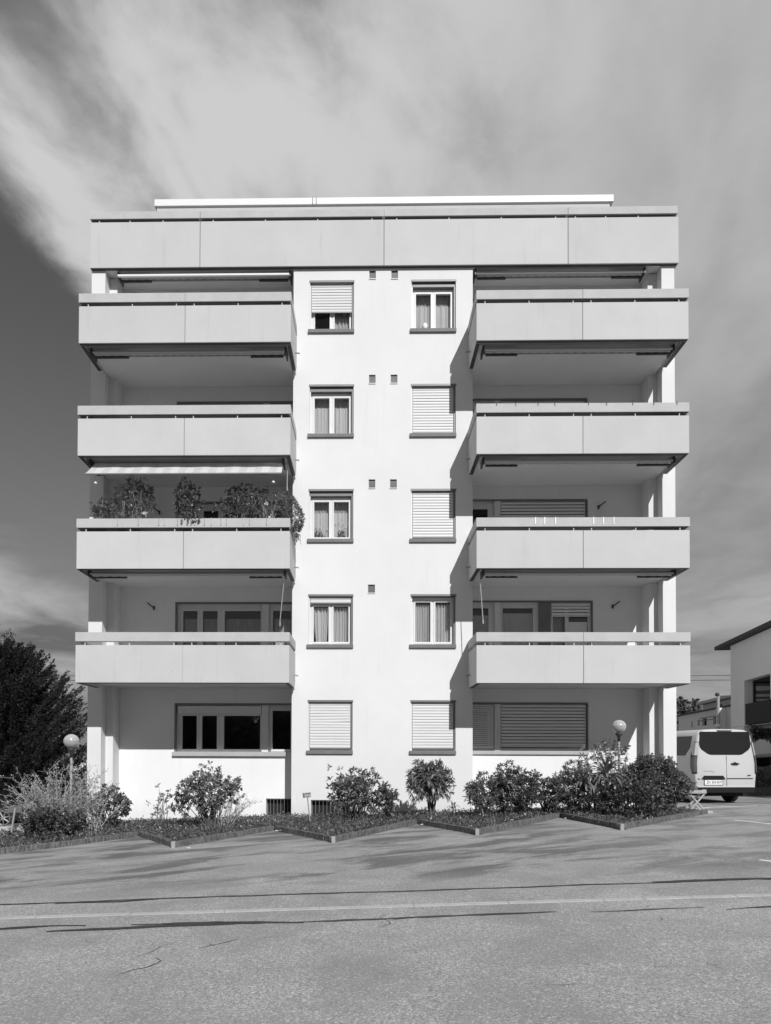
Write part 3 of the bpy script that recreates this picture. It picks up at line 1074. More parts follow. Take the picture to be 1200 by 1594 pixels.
def awning(parent, x0, x1, zs, y0, crank=None, opened=False, ytop=None):
    """folded awning hung under the slab whose underside is at zs"""
    part('awning_roller', MB().tube((x0 + .02, y0 + .26, zs - .055), (x1 - .02, y0 + .26, zs - .055), .035, n=12), MT['awnframe'], parent, smooth=False)
    part('awning_hood', MB().box(x0 + .02, x1 - .02, y0 - .04, y0 + .34, zs - .022, zs - .008), MT['greymetal'], parent)
    part('awning_bracket', MB().box(x0 - .02, x0 + .015, y0 - .02, y0 + .36, zs - .17, zs - .01), MT['dark'], parent)
    part('awning_bracket', MB().box(x1 - .015, x1 + .02, y0 - .02, y0 + .36, zs - .17, zs - .01), MT['dark'], parent)
    if not opened:
        part('front_bar', MB().box(x0 + .02, x1 - .02, y0, y0 + .06, zs - .13, zs - .085), MT['lightbar'], parent, bevel=.01)
        L = (x1 - x0) * .17
        for a, b in ((x0 + .07, x0 + .07 + L), (x1 - .07 - L, x1 - .07)):
            part('folding_arm', MB().box(a, b, y0 + .12, y0 + .18, zs - .19, zs - .145), MT['dark'], parent, bevel=.01)
        # scalloped hem of the rolled cloth
        mb = MB()
        n = int((x1 - x0) / .03)
        for k in range(n + 1):
            xx = x0 + .05 + (x1 - x0 - .1) * k / n
            d = .035 + .012 * abs(math.sin(k * .42))
            mb.v += [(xx, y0 + .075, zs - .12), (xx, y0 + .082, zs - .12 - d)]
        for k in range(n): mb.f.append((2 * k, 2 * k + 1, 2 * k + 3, 2 * k + 2))
        part('valance', mb, MT['curtain_dim'], parent)
    if crank:
        (xa, za), (xb, zb) = crank
        part('crank_rod', MB().tube((xa, y0 + .1, za), (xb, y0 + .02, zb), .011, n=6).tube((xb, y0 + .02, zb), (xb + .005, y0 + .02, zb - .10), .018, n=6), MT['lightmetal'], parent)


for n_ in (1, 2, 3):
    zs = 3.35 + fz(n_)
    ck = None
    if n_ == 1: ck = ((-2.06, zs - .1), (-2.16, zs - 1.30))
    if n_ == 2:
        awning(balc['L', n_], -6.86, -2.10, zs, 16.85, crank=((-2.0, zs - .1), (-2.0, zs - .72)), opened=True)
    else:
        awning(balc['L', n_], -6.86, -2.05, zs, 16.85, crank=ck)
    ck = ((2.72, zs - .1), (2.79, zs - 1.24)) if n_ == 1 else None
    awning(balc['R', n_], 2.80, 7.42, zs, 16.85, crank=ck)
# the half opened awning: sloping cloth, front bar and two arms
p_ = balc['L', 2]
zs = 3.35 + fz(2)
mb = MB()
NX, NY = 60, 5
for k in range(NX + 1):
    t = k / NX
    for q in range(NY + 1):
        s_ = q / NY
        xx = -6.80 + (-2.12 + 6.80) * t
        sag = -.018 * math.sin(math.pi * s_) * (1 + .5 * math.sin(t * 40))
        mb.v.append((xx + (-.03 if t < .5 else .03) * s_ * abs(1 - 2 * t), 16.99 - .52 * s_, zs - .07 - .475 * s_ + sag))
for k in range(NX):
    for q in range(NY):
        a = k * (NY + 1) + q
        mb.f.append((a, a + 1, a + NY + 2, a + NY + 1))
part('awning_cloth', mb, MT['awning'], p_, smooth=True)
part('front_bar', MB().box(-6.83, -2.08, 16.425, 16.465, 8.27, 8.307), MT['awnframe'], p_, bevel=.01)
for xa in (-6.4, -2.5):
    part('folding_arm', MB().tube((xa, 17.05, zs - .22), (xa + .3 * (1 if xa < -4 else -1), 16.78, zs - .40), .022).tube((xa + .3 * (1 if xa < -4 else -1), 16.78, zs - .40), (xa, 16.47, 8.27), .018), MT['awnframe'], p_)

# clips and brackets on two of the copings
for n_, xs_, m_ in ((2, (3.06, 3.52, 4.05, 4.45, 5.25, 5.68, 6.30, 6.80, 7.35), 'dark'), (1, (3.98, 4.20, 4.46, 5.36, 5.59, 5.84), 'lightmetal')):
    zc = 4.495 + fz(n_)
    for q, xx in enumerate(xs_):
        ln = .055 if n_ == 2 else .17
        part('rail_clip', MB().box(xx - .008, xx + .008, YB - .024, YB - .012, zc - ln, zc + .012).box(xx - .008, xx + .008, YB - .024, YB + .05, zc + .002, zc + .012), MT[m_], balc['R', n_])
# small wires and clips under the flower boxes of the planted balcony
zc = 4.495 + fz(1)
for q, xx in enumerate((-6.05, -5.55, -5.05, -4.92, -4.60, -4.35, -4.28, -4.18, -3.95, -3.78, -3.55, -3.42, -3.0, -2.86, -2.45)):
    part('rail_clip', MB().box(xx - .006, xx + .006, YB - .022, YB - .012, zc - .16, zc + .01).box(xx - .012, xx + .012, YB - .026, YB - .012, zc - .175, zc - .155), MT['greymetal' if q % 3 else 'lightmetal'], balc['L', 1])

# wall brackets that hold the awning cranks
for xx, zz_, s_ in ((-5.83, 5.56, 1), (-5.70, 8.17, 1), (6.57, 5.59, -1), (6.20, 8.28, -1)):
    mb = MB()
    mb.box(xx - .02, xx + .02, YR - .03, YR - .001, zz_ - .07, zz_ + .03)
    mb.tube((xx, YR - .03, zz_ - .02), (xx - .16 * s_, YR - .12, zz_ + .10), .016, n=6)
    mb.tube((xx, YR - .03, zz_ - .03), (xx + .02 * s_, YR - .12, zz_ - .08), .02, n=6)
    part('wall_bracket', mb, MT['dark'], bld)

# ---- roof terrace parapet, roof storey
fy = 17.845
JN = [-7.33, -4.43, 0.38, 5.15, 8.0]
par = part('roof_parapet', MB().box(-7.18, 7.85, fy + .13, YR + 1.0, 14.31, 14.50), MT['soffit'], bld)
part('underside_strip', MB().box(-7.30, 7.97, fy + .012, fy + .095, 14.284, 14.294), MT['dark'], par)  # dark strip added to darken the underside of the parapet edge
for a, b in zip(JN[:-1], JN[1:]):
    part('parapet_panel', MB().box(a + .007, b - .007, fy, fy + .12, 14.295, 15.505), MT['panel'], par, bevel=.008)
    part('coping', MB().box(a + (.004 if a > -7 else -.0), b - (.004 if b < 7.9 else 0.03), fy - .005, fy + .40, 15.59, 15.785), MT['coping'], par, bevel=.008)
    part('coping_shade_strip', MB().box(a + .03, b - .05, fy + .016, fy + .38, 15.576, 15.589), MT['dark'], par)  # same added dark strip for the shaded gap below the parapet coping
    nn = 4 if b - a > 4 else 3
    for q in range(nn):
        xx = a + (b - a) * ((.07, .355, .64, .935)[q] if nn == 4 else (.08, .36, .66)[q])
        if a > 5: xx = a + (b - a) * (.07, .345, .64)[q]
        part('post', MB().box(xx - .014, xx + .014, fy + .035, fy + .07, 15.505, 15.59), MT['coping'], par)
part('joint_seal', MB().box(-4.437, -4.423, fy + .012, fy + .11, 14.31, 15.50), MT['joint'], par)
part('joint_seal', MB().box(.373, .387, fy + .012, fy + .11, 14.31, 15.50), MT['joint'], par)
part('joint_seal', MB().box(5.143, 5.157, fy + .012, fy + .11, 14.31, 15.50), MT['joint'], par)
for xx in (-7.325, 7.885):
    part('parapet_panel', MB().box(xx, xx + .11, fy + .128, 30, 14.295, 15.505), MT['panel'], par, bevel=.008)
    part('coping', MB().box(xx - .0, xx + .11, fy + .406, 30, 15.59, 15.785), MT['coping'], par)
awning(par, -6.62, -2.08, 14.30, 18.0)
awning(par, 2.78, 7.18, 14.30, 18.0)
part('front_bar', MB().box(-6.62, -2.10, 17.93, 17.99, 14.135, 14.18), MT['white'], par, label='pale front bar of the top left awning')
part('terrace_slab', MB().box(-7.17, 7.84, YR + 1.01, 29.9, 14.31, 14.50), MT['soffit'], bld)
st = part('roof_storey', wall_grid(MB(), -6.05, 6.80, 14.51, 17.10, 19.7, 19.9, [(-5, -3, 14.5, 16.6), (-1.5, 2.2, 14.5, 16.6), (3.6, 5.4, 14.5, 16.6)]).box(-6.05, -5.85, 19.9, 28.5, 14.51, 17.10).box(6.6, 6.8, 19.9, 28.5, 14.51, 17.10).box(-6.05, 6.8, 28.5, 28.7, 14.51, 17.10), MT['plaster2'], bld)
for a, b in ((-5, -3), (-1.5, 2.2), (3.6, 5.4)):
    f = part('terrace_window', wall_grid(MB(), a, b, 14.5, 16.6, 19.76, 19.82, [(a + .08, (a + b) / 2 - .05, 14.58, 16.5), ((a + b) / 2 + .05, b - .08, 14.58, 16.5)]), MT['frame'], st)
part('flat_roof', MB().box(-6.13, 6.88, 19.4, 29.0, 17.175, 17.37), MT['white'], bld, bevel=.01)
part('roof_gap_shade', MB().box(-6.05, 6.80, 19.50, 28.9, 17.13, 17.172), MT['dark'], bld)  # dark sheet filling the gap below the slab, standing in for its shadow
part('roof_fascia', MB().box(-6.07, 6.78, 19.43, 19.55, 16.75, 17.125), MT['panel'], bld, bevel=.008)
part('roof_clip', MB().box(-1.62, -1.60, 19.385, 19.398, 17.19, 17.38).box(-1.52, -1.50, 19.385, 19.398, 17.19, 17.38), MT['greymetal'], bld)
part('aerial', MB().tube((0.78, 21, 17.43), (0.78, 21, 17.78), .012).tube((0.70, 21, 17.68), (0.86, 21, 17.68), .008), MT['greymetal'], bld)


# ------------------------------------------------------------------ vegetation
def leaf_arrays(C, D, L, W, up=0.0, fold=0.25):
    """rhombic leaves: base point C, direction D (unit), length L, width W"""
    n = len(C)
    rnd = rng.normal(size=(n, 3))
    S = np.cross(D, rnd)
    S /= np.linalg.norm(S, axis=1)[:, None] + 1e-9
    N = np.cross(S, D)
    L = np.broadcast_to(np.asarray(L, float), (n,))[:, None]
    W = np.broadcast_to(np.asarray(W, float), (n,))[:, None]
    mid = C + D * L * .5 + N * L * .04
    tip = C + D * L - np.array([0, 0, 1.]) * L * .12
    q = np.stack([C, mid + S * W * .5 + N * W * fold, tip, mid - S * W * .5 + N * W * fold], 1)
    return q.reshape(-1, 3)


def leaf_part(name, V, m, parent=None, extra=None, kind=None):
    n = len(V) // 4
    org = (V.min(0) + V.max(0)) / 2
    me = bpy.data.meshes.new(name)
    me.vertices.add(len(V))
    me.vertices.foreach_set('co', (V - org).astype(np.float32).ravel())
    me.loops.add(len(V))
    me.loops.foreach_set('vertex_index', np.arange(len(V), dtype=np.int32))
    me.polygons.add(n)
    me.polygons.foreach_set('loop_start', np.arange(0, len(V), 4, dtype=np.int32))
    me.polygons.foreach_set('loop_total', np.full(n, 4, dtype=np.int32))
    me.update()
    me.validate()
    me.materials.append(m)
    o = bpy.data.objects.new(name, me)
    col.objects.link(o)
    base = ORIG[parent.name] if parent is not None else Vector((0, 0, 0))
    if parent is not None: o.parent = parent
    o.location = Vector(org) - base
    ORIG[o.name] = Vector(org)
    if kind: o['kind'] = kind
    return o


def unit(a):
    return a / (np.linalg.norm(a, axis=-1, keepdims=True) + 1e-9)


def clusters(center, rad, K, per, L, W, spread=1.0, upbias=.3, low=-1.0, shell=.45, noise_amp=.25):
    """leaf rosettes through an uneven ellipsoid"""
    d = unit(rng.normal(size=(K, 3)))
    d[:, 2] = np.where(d[:, 2] < low, -d[:, 2], d[:, 2])
    r = shell + (1 - shell) * rng.random(K) ** .6
    lump = 1 + noise_amp * (np.sin(d[:, 0] * 5.1 + center[0] * 3) * np.cos(d[:, 2] * 4.3 + center[1]) + .5 * np.sin(d[:, 1] * 9 + d[:, 2] * 7))
    P = np.array(center) + d * (r * lump)[:, None] * np.array(rad)
    C = np.repeat(P, per, 0) + rng.normal(size=(K * per, 3)) * L * .12
    dd = unit(np.repeat(d, per, 0) * .6 + rng.normal(size=(K * per, 3)) * spread + np.array([0, 0, upbias]))
    return P, leaf_arrays(C, dd, L * rng.uniform(.6, 1.15, K * per), W * rng.uniform(.7, 1.2, K * per))


def stems_to(base, P, m, parent, r0=.02, nmax=24, nbase=4, name='stem', spread=.12):
    idx_ = rng.permutation(len(P))[:nmax]
    mb = MB()
    for j, k in enumerate(idx_):
        a = (j % nbase) * 2 * math.pi / nbase
        b = Vector(base) + Vector((math.cos(a) * spread, math.sin(a) * spread * .6, 0))
        t = Vector(P[k])
        pts = [b]
        for q in (.33, .66, 1.0):
            pp = b.lerp(t, q) + Vector(rng.normal(size=3) * .03)
            pp.z += .10 * math.sin(q * math.pi) * (t.z - b.z)
            pts.append(pp)
        pts[-1] = t
        mb.path(pts, [r0, r0 * .7, r0 * .45, r0 * .2], 5)
    return part(name, mb, m, parent, smooth=True)


def shrub(name, base, rad, h0, K, per, L, W, m, label, cat='shrub', group=None, bark='bark', upbias=.3, spread=1.0,
          shell=.45, nstem=22, r0=.018, parts2=None, noise_amp=.25, low=-1.0, nbase=4):
    """h0 = height of the crown's centre above the base"""
    g = empty(name, base, label, cat, group)
    cc = (base[0], base[1], base[2] + h0)
    P, V = clusters(cc, rad, K, per, L, W, spread, upbias, low, shell, noise_amp)
    V = V[:]
    leaf_part('foliage', V, MT[m], g)
    stems_to(base, P, MT[bark], g, r0=r0, nmax=nstem, nbase=nbase)
    if parts2:
        for (off, rad2, K2, per2, L2, W2, m2) in parts2:
            P2, V2 = clusters((cc[0] + off[0], cc[1] + off[1], cc[2] + off[2]), rad2, K2, per2, L2, W2, spread, upbias, low, shell, noise_amp)
            leaf_part('foliage', V2, MT[m2], g)
    return g


def strap_leaf(mb, base, az, elev, length, width, droop):
    """a long arching strap leaf"""
    n = 7
    d = Vector((math.cos(az), math.sin(az), 0))
    side = Vector((-d.y, d.x, 0))
    pts = []
    p = Vector(base)
    e = elev
    for k in range(n + 1):
        t = k / n
        wd = width * (math.sin(math.pi * min(1, .12 + t * .88)) ** .7) * .5
        pts.append((p.copy(), wd))
        p = p + (d * math.cos(e) + Vector((0, 0, 1)) * math.sin(e)) * (length / n)
        e -= droop / n * (0.5 + t)
    b = len(mb.v)
    for q, wd in pts:
        mb.v += [tuple(q - side * wd + Vector((0, 0, wd * .35))), tuple(q), tuple(q + side * wd + Vector((0, 0, wd * .35)))]
    for k in range(n):
        a = b + k * 3
        mb.f += [(a, a + 1, a + 4, a + 3), (a + 1, a + 2, a + 5, a + 4)]


def strap_crown(g, center, n, length, width, droop, m='leaf_strap', emin=-.2, emax=1.3):
    for k in range(n):
        mb = MB()
        az = random.uniform(0, 2 * math.pi)
        strap_leaf(mb, (center[0] + random.uniform(-.03, .03), center[1] + random.uniform(-.03, .03), center[2] + random.uniform(-.06, .06)), az,
                   random.uniform(emin, emax), length * random.uniform(.7, 1.1), width * random.uniform(.8, 1.15), droop * random.uniform(.7, 1.3))
        part('leaf', mb, MT[m], g, smooth=True)


def gb(x, y): return (x, y, gz(x) + .02)


# twiggy pale bush round the left lamp
def twiggy(base, n, hmin, hmax, fan, label, leaves=14, name='twiggy_bush', m='leaf_pale', r=.009, back=.35, lean=0.0):
    g = empty(name, base, label, 'shrub')
    mb = MB()
    Cs, Ds = [], []
    for k in range(n):
        a = random.uniform(-1, 1) * fan + lean
        h = random.uniform(hmin, hmax)
        dpt = random.uniform(-back, back)
        p = Vector(base) + Vector((random.uniform(-.15, .15), random.uniform(-.1, .1), 0))
        pts = [p.copy()]
        dirv = Vector((math.sin(a * .7), dpt * .6, math.cos(a * .7))).normalized()
        for q in range(6):
            dirv = (dirv + Vector((math.sin(a) * .10, dpt * .08, -.02)) + Vector(rng.normal(size=3) * .09)).normalized()
            p = p + dirv * (h / 6)
            if p.z < base[2] + .03: p.z = base[2] + .03
            pts.append(p.copy())
            if q >= 1:
                for _ in range(leaves // 5 + 1):
                    Cs.append(np.array(p) + rng.normal(size=3) * .03)
                    Ds.append(np.array(dirv) * .6 + rng.normal(size=3) * .6)
                if random.random() < .7:
                    sd2 = (dirv + Vector(rng.normal(size=3) * .55)).normalized()
                    e = p + sd2 * h * random.uniform(.12, .28)
                    mb.tube(p, e, r * .5, r * .2, 4, False)
                    for _ in range(leaves // 3):
                        Cs.append(np.array(p.lerp(e, random.random())) + rng.normal(size=3) * .015)
                        Ds.append(np.array(sd2) * .6 + rng.normal(size=3) * .6)
        mb.path(pts, [r * (1 - .13 * i) for i in range(7)], 5)
    part('stem', mb, MT['twig'], g, smooth=True)
    Cs, Ds = np.array(Cs), unit(np.array(Ds))
    leaf_part('foliage', leaf_arrays(Cs, Ds, rng.uniform(.03, .065, len(Cs)), .022), MT[m], g)
    return g


twiggy(gb(-6.72, 14.9), 190, .7, 1.55, .86, 'wide pale twiggy bush around the left lamp post, fanning out from low stems', leaves=22, back=.5)
twiggy(gb(-5.95, 15.2), 16, .6, 1.25, .45, 'thin bare stems between the wide twiggy bush and the building corner', leaves=5, m='leaf_pale', r=.012)
shrub('leafy_shrub', gb(-6.5, 14.1), (.62, .5, .36), .34, 260, 11, .085, .04, 'leaf_dark', 'low dark leafy shrub at the foot of the wide twiggy bush', nstem=14)
shrub('leafy_shrub', gb(-5.95, 15.9), (.50, .42, .46), .55, 230, 11, .085, .038, 'leaf', 'rounded dark leafy shrub in front of the left corner of the building', nstem=16)
shrub('sapling', gb(-4.92, 16.4), (.24, .2, .42), .60, 30, 7, .10, .035, 'leaf_pale', 'thin sparse sapling against the white wall left of the tall loose shrub', cat='sapling', nstem=8, r0=.012, nbase=3)
shrub('loose_shrub', gb(-3.50, 15.4), (.76, .46, .52), .84, 250, 10, .10, .036, 'leaf', 'tall loose shrub with bare lower stems under the left ground floor window', nstem=34, r0=.016, spread=.9,
      parts2=[((-.66, 0, -.22), (.22, .2, .36), 45, 10, .09, .034, 'leaf'), ((0, 0, .05), (.68, .44, .5), 110, 10, .09, .028, 'leaf_pale')], shell=.3)
twiggy(gb(-3.15, 15.35), 22, .5, 1.0, .5, 'clump of pale leafless stems at the right foot of the tall loose shrub', leaves=5, r=.010, lean=.25)
shrub('rhododendron', gb(-.28, 15.9), (.64, .5, .48), .70, 190, 11, .13, .042, 'leaf', 'broad rhododendron in front of the barred basement window by the small sign', nstem=30,
      parts2=[((.66, 0, -.14), (.34, .3, .44), 70, 11, .13, .042, 'leaf'), ((-.1, 0, .1), (.6, .45, .5), 45, 9, .12, .04, 'leaf_pale')], shell=.25, upbias=.1)
# palm-like shrub
g = empty('palm_shrub', gb(1.42, 16.3), 'palm-like shrub with drooping strap leaves under the middle right window', 'shrub')
bz = gz(1.42)
mb = MB()
for dx_, dy_, hh in ((0, 0, .80), (.06, .03, .98), (-.05, .05, 1.08), (.10, -.03, .66)):
    mb.path([Vector((1.48 + dx_ * .4, 16.3 + dy_, bz)), Vector((1.46 + dx_, 16.3 + dy_, bz + hh * .5)), Vector((1.42 + dx_ * 2, 16.3 + dy_, bz + hh))], [.03, .026, .02], 6)
part('trunk', mb, MT['bark'], g, smooth=True)
strap_crown(g, (1.40, 16.3, bz + .92), 70, .62, .08, 2.2, emin=-.2)
strap_crown(g, (1.60, 16.3, bz + .74), 44, .50, .07, 2.4, emin=-.3)
P, V = clusters((1.42, 16.3, bz + 1.12), (.40, .32, .26), 110, 10, .11, .03, 1.0, .5)
leaf_part('foliage', V, MT['leaf'], g)
P, V = clusters((1.44, 16.15, bz + .86), (.46, .26, .36), 120, 10, .15, .034, .8, -.5)
leaf_part('foliage', V, MT['leaf'], g)
P, V = clusters((1.80, 16.35, bz + .96), (.24, .22, .28), 55, 10, .11, .03, 1.0, .2)
leaf_part('foliage', V, MT['leaf'], g)
g = empty('palm_sprout', gb(1.85, 15.0), 'small sprout with arching strap leaves just right of the palm-like shrub', 'shrub')
mb = MB().path([Vector((1.85, 15.0, gz(1.85))), Vector((1.86, 15.0, gz(1.85) + .2)), Vector((1.85, 15.0, gz(1.85) + .36))], [.015, .012, .01], 5)
part('trunk', mb, MT['bark'], g)
strap_crown(g, (1.85, 15.0, gz(1.85) + .34), 16, .26, .03, 2.0)

shrub('leafy_shrub', gb(2.62, 15.7), (.40, .36, .46), .60, 190, 12, .12, .026, 'leaf', 'upright narrow-leaved shrub left of the higher clump below the right blinds', nstem=18, upbias=.5)
g = shrub('leafy_shrub', gb(3.35, 15.8), (.56, .45, .52), .60, 330, 12, .12, .028, 'leaf_dark', 'taller dark narrow-leaved clump below the closed right ground floor blinds', nstem=24, upbias=.5,
          parts2=[((-.1, 0, .2), (.42, .4, .5), 50, 10, .13, .032, 'leaf')])
strap_crown(g, (3.05, 15.5, gz(3) + .82), 26, .42, .04, 1.6, emin=.2, m='leaf_strap')
shrub('leafy_shrub', gb(4.15, 16.2), (.36, .3, .36), .56, 150, 11, .09, .032, 'leaf', 'small open shrub on thin stems between the dark clump and the tall bushes', nstem=18)
g = shrub('leafy_shrub', gb(4.75, 15.9), (.62, .5, .54), .62, 320, 12, .11, .03, 'leaf', 'arching grey-green shrub left of the right lamp post', nstem=22,
          parts2=[((0, 0, .15), (.55, .42, .45), 110, 10, .10, .026, 'leaf_pale')])
strap_crown(g, (4.8, 15.5, gz(4.8) + .82), 44, .52, .055, 1.9, emin=-.1)
g = shrub('tall_shrub', gb(5.45, 16.4), (.66, .42, .66), 1.02, 170, 10, .09, .03, 'leaf_pale', 'tall light shrub with pale tips behind the right lamp post', nstem=26,
          parts2=[((.25, 0, .42), (.5, .35, .30), 40, 9, .09, .032, 'leaf')])
strap_crown(g, (5.35, 15.7, gz(5.3) + .95), 66, .70, .065, 2.0, emin=-.2, m='leaf_strap')
shrub('dark_bush', gb(5.7, 15.2), (.70, .55, .46), .48, 420, 12, .08, .032, 'leaf_dark', 'low dark bush in front of the right lamp post beside the kerb tip', nstem=18)
g = shrub('round_bush', gb(6.68, 16.4), (.82, .62, .66), .74, 1250, 12, .075, .026, 'leaf', 'large dense rounded bush at the right corner of the building', nstem=24, shell=.7, noise_amp=.16,
          parts2=[((.0, 0, -.05), (.70, .52, .58), 500, 10, .08, .032, 'leaf_dark')])

# ground cover: low plants over the whole bed, nobody could count them
pts_ = []
KX = np.array([k[0] for k in KERB])
KY = np.array([k[1] for k in KERB])
N = 26000
xx = rng.uniform(-8.6, 8.1, N)
yy = rng.uniform(11.3, 17.85, N)
ky = np.interp(xx, KX, KY)
ok = (yy > ky + .13) & (rng.random(N) < np.exp(-(yy - ky) * .35) + .25)
xx, yy, ky = xx[ok], yy[ok], ky[ok]
hn = .5 + .5 * np.sin(xx * 2.3 + np.sin(yy * 3) * 1.3) * np.cos(yy * 1.9 + xx)
hh = .06 + .13 * hn * rng.random(len(xx)) + .05 * rng.random(len(xx))
hh = np.where(xx < 0.3, hh * 1.25, hh) * np.where(yy > 16.3, .55, 1.0)
zg = np.interp(xx, [-14, -8, 4.5, 9], [-.88, -.28, .1575, .1575]) + .03
C = np.stack([xx, yy, zg], 1)
C = np.repeat(C, 3, 0)
hh3 = np.repeat(hh, 3)
C[:, 2] += hh3 * rng.random(len(C)) * .9
C[:, :2] += rng.normal(size=(len(C), 2)) * .04
D = unit(rng.normal(size=(len(C), 3)) + np.array([0, -.1, .9]))
V = leaf_arrays(C, D, rng.uniform(.04, .10, len(C)), .026)
g = leaf_part('ground_cover', V, MT['leaf'], None, kind='stuff')
tag(g, 'low green ground cover filling the zigzag planting bed', 'ground cover')

# big dark conifer on the left
def conifer(base, h, rad, label, nspray=900, ln=.75, cone=.55, leafL=.16, seed_shift=0.0, m='needle', top_pow=.75):
    g = empty('conifer', base, label, 'tree')
    b = Vector(base)
    mb = MB().path([b, b + Vector((.05, 0, h * .4)), b + Vector((0, .05, h * .93))], [.22 * h / 7, .15 * h / 7, .02], 8)
    part('trunk', mb, MT['bark'], g, smooth=True)
    allq = []
    limbs = MB()
    nb = nspray // 24
    for k in range(nb):
        t = ((k + random.random()) / nb) ** 1.0
        zc = .04 * h + t * h * .80
        az = k * 2.399963 + random.uniform(-.3, .3)
        rr = rad * ((1 - t) ** top_pow) * random.uniform(.84, 1.10) + .25
        ax = Vector((math.cos(az), math.sin(az), 0))
        root = Vector((b.x, b.y, b.z + zc))
        lift = rr * (.24 + .42 * t) + .12
        for q in range(24):
            s_ = .22 + .78 * (q + random.random()) / 24
            p_ = root + ax * (rr * s_) + Vector((0, 0, lift * s_ * s_ - .10 * rr * math.sin(math.pi * s_)))
            wdt = .22 * rr * (1.12 - s_) + .03
            side_ = Vector((-ax.y, ax.x, 0)) * random.gauss(0, wdt)
            p_ = p_ + side_ + Vector((0, 0, random.gauss(0, wdt * .35)))
            d = unit(np.array(ax) * .9 + np.array(side_) * .8 + np.array([0, 0, .45 + .7 * s_ * (lift / rr)]) + rng.normal(size=3) * .16)
            L = ln * random.uniform(.45, .85) * (.75 + .35 * (1 - s_))
            nl = 60
            tt = rng.random(nl) ** .8
            Cc = np.array(p_) + d * L * (tt[:, None] - .35) + rng.normal(size=(nl, 3)) * L * .12 * (1.12 - tt)[:, None]
            Cc[:, 2] -= .12 * L * (1 - tt)
            dd = unit(d * 1.0 + rng.normal(size=(nl, 3)) * .45)
            allq.append(leaf_arrays(Cc, dd, leafL * rng.uniform(.6, 1.2, nl), leafL * .26))
        limbs.path([root, root + ax * rr * .5 + Vector((0, 0, -.05 * rr)), root + ax * rr * .95 + Vector((0, 0, lift * .9))], [.05, .03, .01], 5)
    for q in range(60):
        tt = rng.random(60)
        p_ = np.array([b.x, b.y, b.z + h * (.66 + .30 * random.random())]) + rng.normal(size=3) * np.array([.30, .30, .05]) * (1.5 if q < 30 else .7)
        d = unit(np.array([random.gauss(0, .35), random.gauss(0, .35), 1.0]))
        Cc = p_ + d * .6 * (tt[:, None] - .4) + rng.normal(size=(60, 3)) * .06
        allq.append(leaf_arrays(Cc, unit(d + rng.normal(size=(60, 3)) * .4), leafL, leafL * .26))
    part('branch', limbs, MT['needle'], g)
    leaf_part('crown', np.concatenate(allq), MT[m], g)
    return g


conifer((-13.1, 24.0, -.8), 6.75, 3.75, 'large dark conifer with feathery upturned sprays left of the building', nspray=4800, ln=1.0, leafL=.11, top_pow=.62, seed_shift=1.0)
conifer((-16.3, 26.0, -.9), 7.6, 3.6, 'second dark conifer at the left edge behind the large one', nspray=1600, ln=.95, leafL=.12, seed_shift=2.0)

# balcony plants on the second floor left
zf = 3.54 + fz(1)


def pot(g, x, y, z, r=.15, h=.26):
    part('pot', MB().lathe([(r * .7, 0), (r, h), (r * 1.06, h), (r * 1.06, h + .03), (r * .9, h + .03)], x, y, 14, z), MT['pot'], g)


def potted(name, x, y, rad, top, K, per, L, W, m, label, shell=.3, upbias=.4, nstem=12, spread=1.0, r0=.01):
    g = empty(name, (x, y, zf), label, 'potted plant', 'plants on the second floor left balcony')
    pot(g, x, y, zf)
    h0 = top - rad[2] - zf
    P, V = clusters((x, y, zf + h0), rad, K, per, L, W, spread, upbias, -1, shell, .25)
    leaf_part('foliage', V, MT[m], g)
    stems_to((x, y, zf + .25), P, MT['twig'], g, r0=r0, nmax=nstem, nbase=2, spread=.04)
    return g


potted('potted_conifer', -6.55, 16.95, (.26, .2, .42), 7.88, 110, 12, .07, .028, 'leaf', 'small pointed potted conifer at the outer left end of the planted balcony')
potted('potted_tree', -6.12, 17.0, (.34, .24, .54), 8.16, 130, 8, .09, .022, 'leaf', 'thin-stemmed potted tree beside the small potted conifer', nstem=16, r0=.012)
potted('potted_tree', -5.72, 17.0, (.44, .3, .56), 8.44, 190, 9, .10, .024, 'leaf', 'tallest potted tree of the planted balcony, two thin trunks and a loose crown', nstem=14, r0=.014)
g = potted('potted_bush', -4.46, 16.9, (.34, .25, .52), 8.30, 230, 10, .075, .04, 'leaf', 'dense broad-leaved potted bush in the middle of the planted balcony, trailing over the rail')
P, V = clusters((-4.32, 16.50, 7.26), (.28, .06, .16), 26, 8, .06, .03, 1.0, -.6)
leaf_part('trailing_foliage', V, MT['leaf'], g)
potted('potted_bush', -3.10, 17.0, (.56, .3, .48), 8.24, 260, 9, .09, .035, 'leaf', 'wide dark potted bush right of centre on the planted balcony', nstem=20)
potted('potted_stalks', -2.52, 16.95, (.42, .24, .52), 8.2, 120, 7, .08, .02, 'leaf', 'open potted plant of thin crossing stalks near the inner end of the balcony', nstem=22, r0=.010)
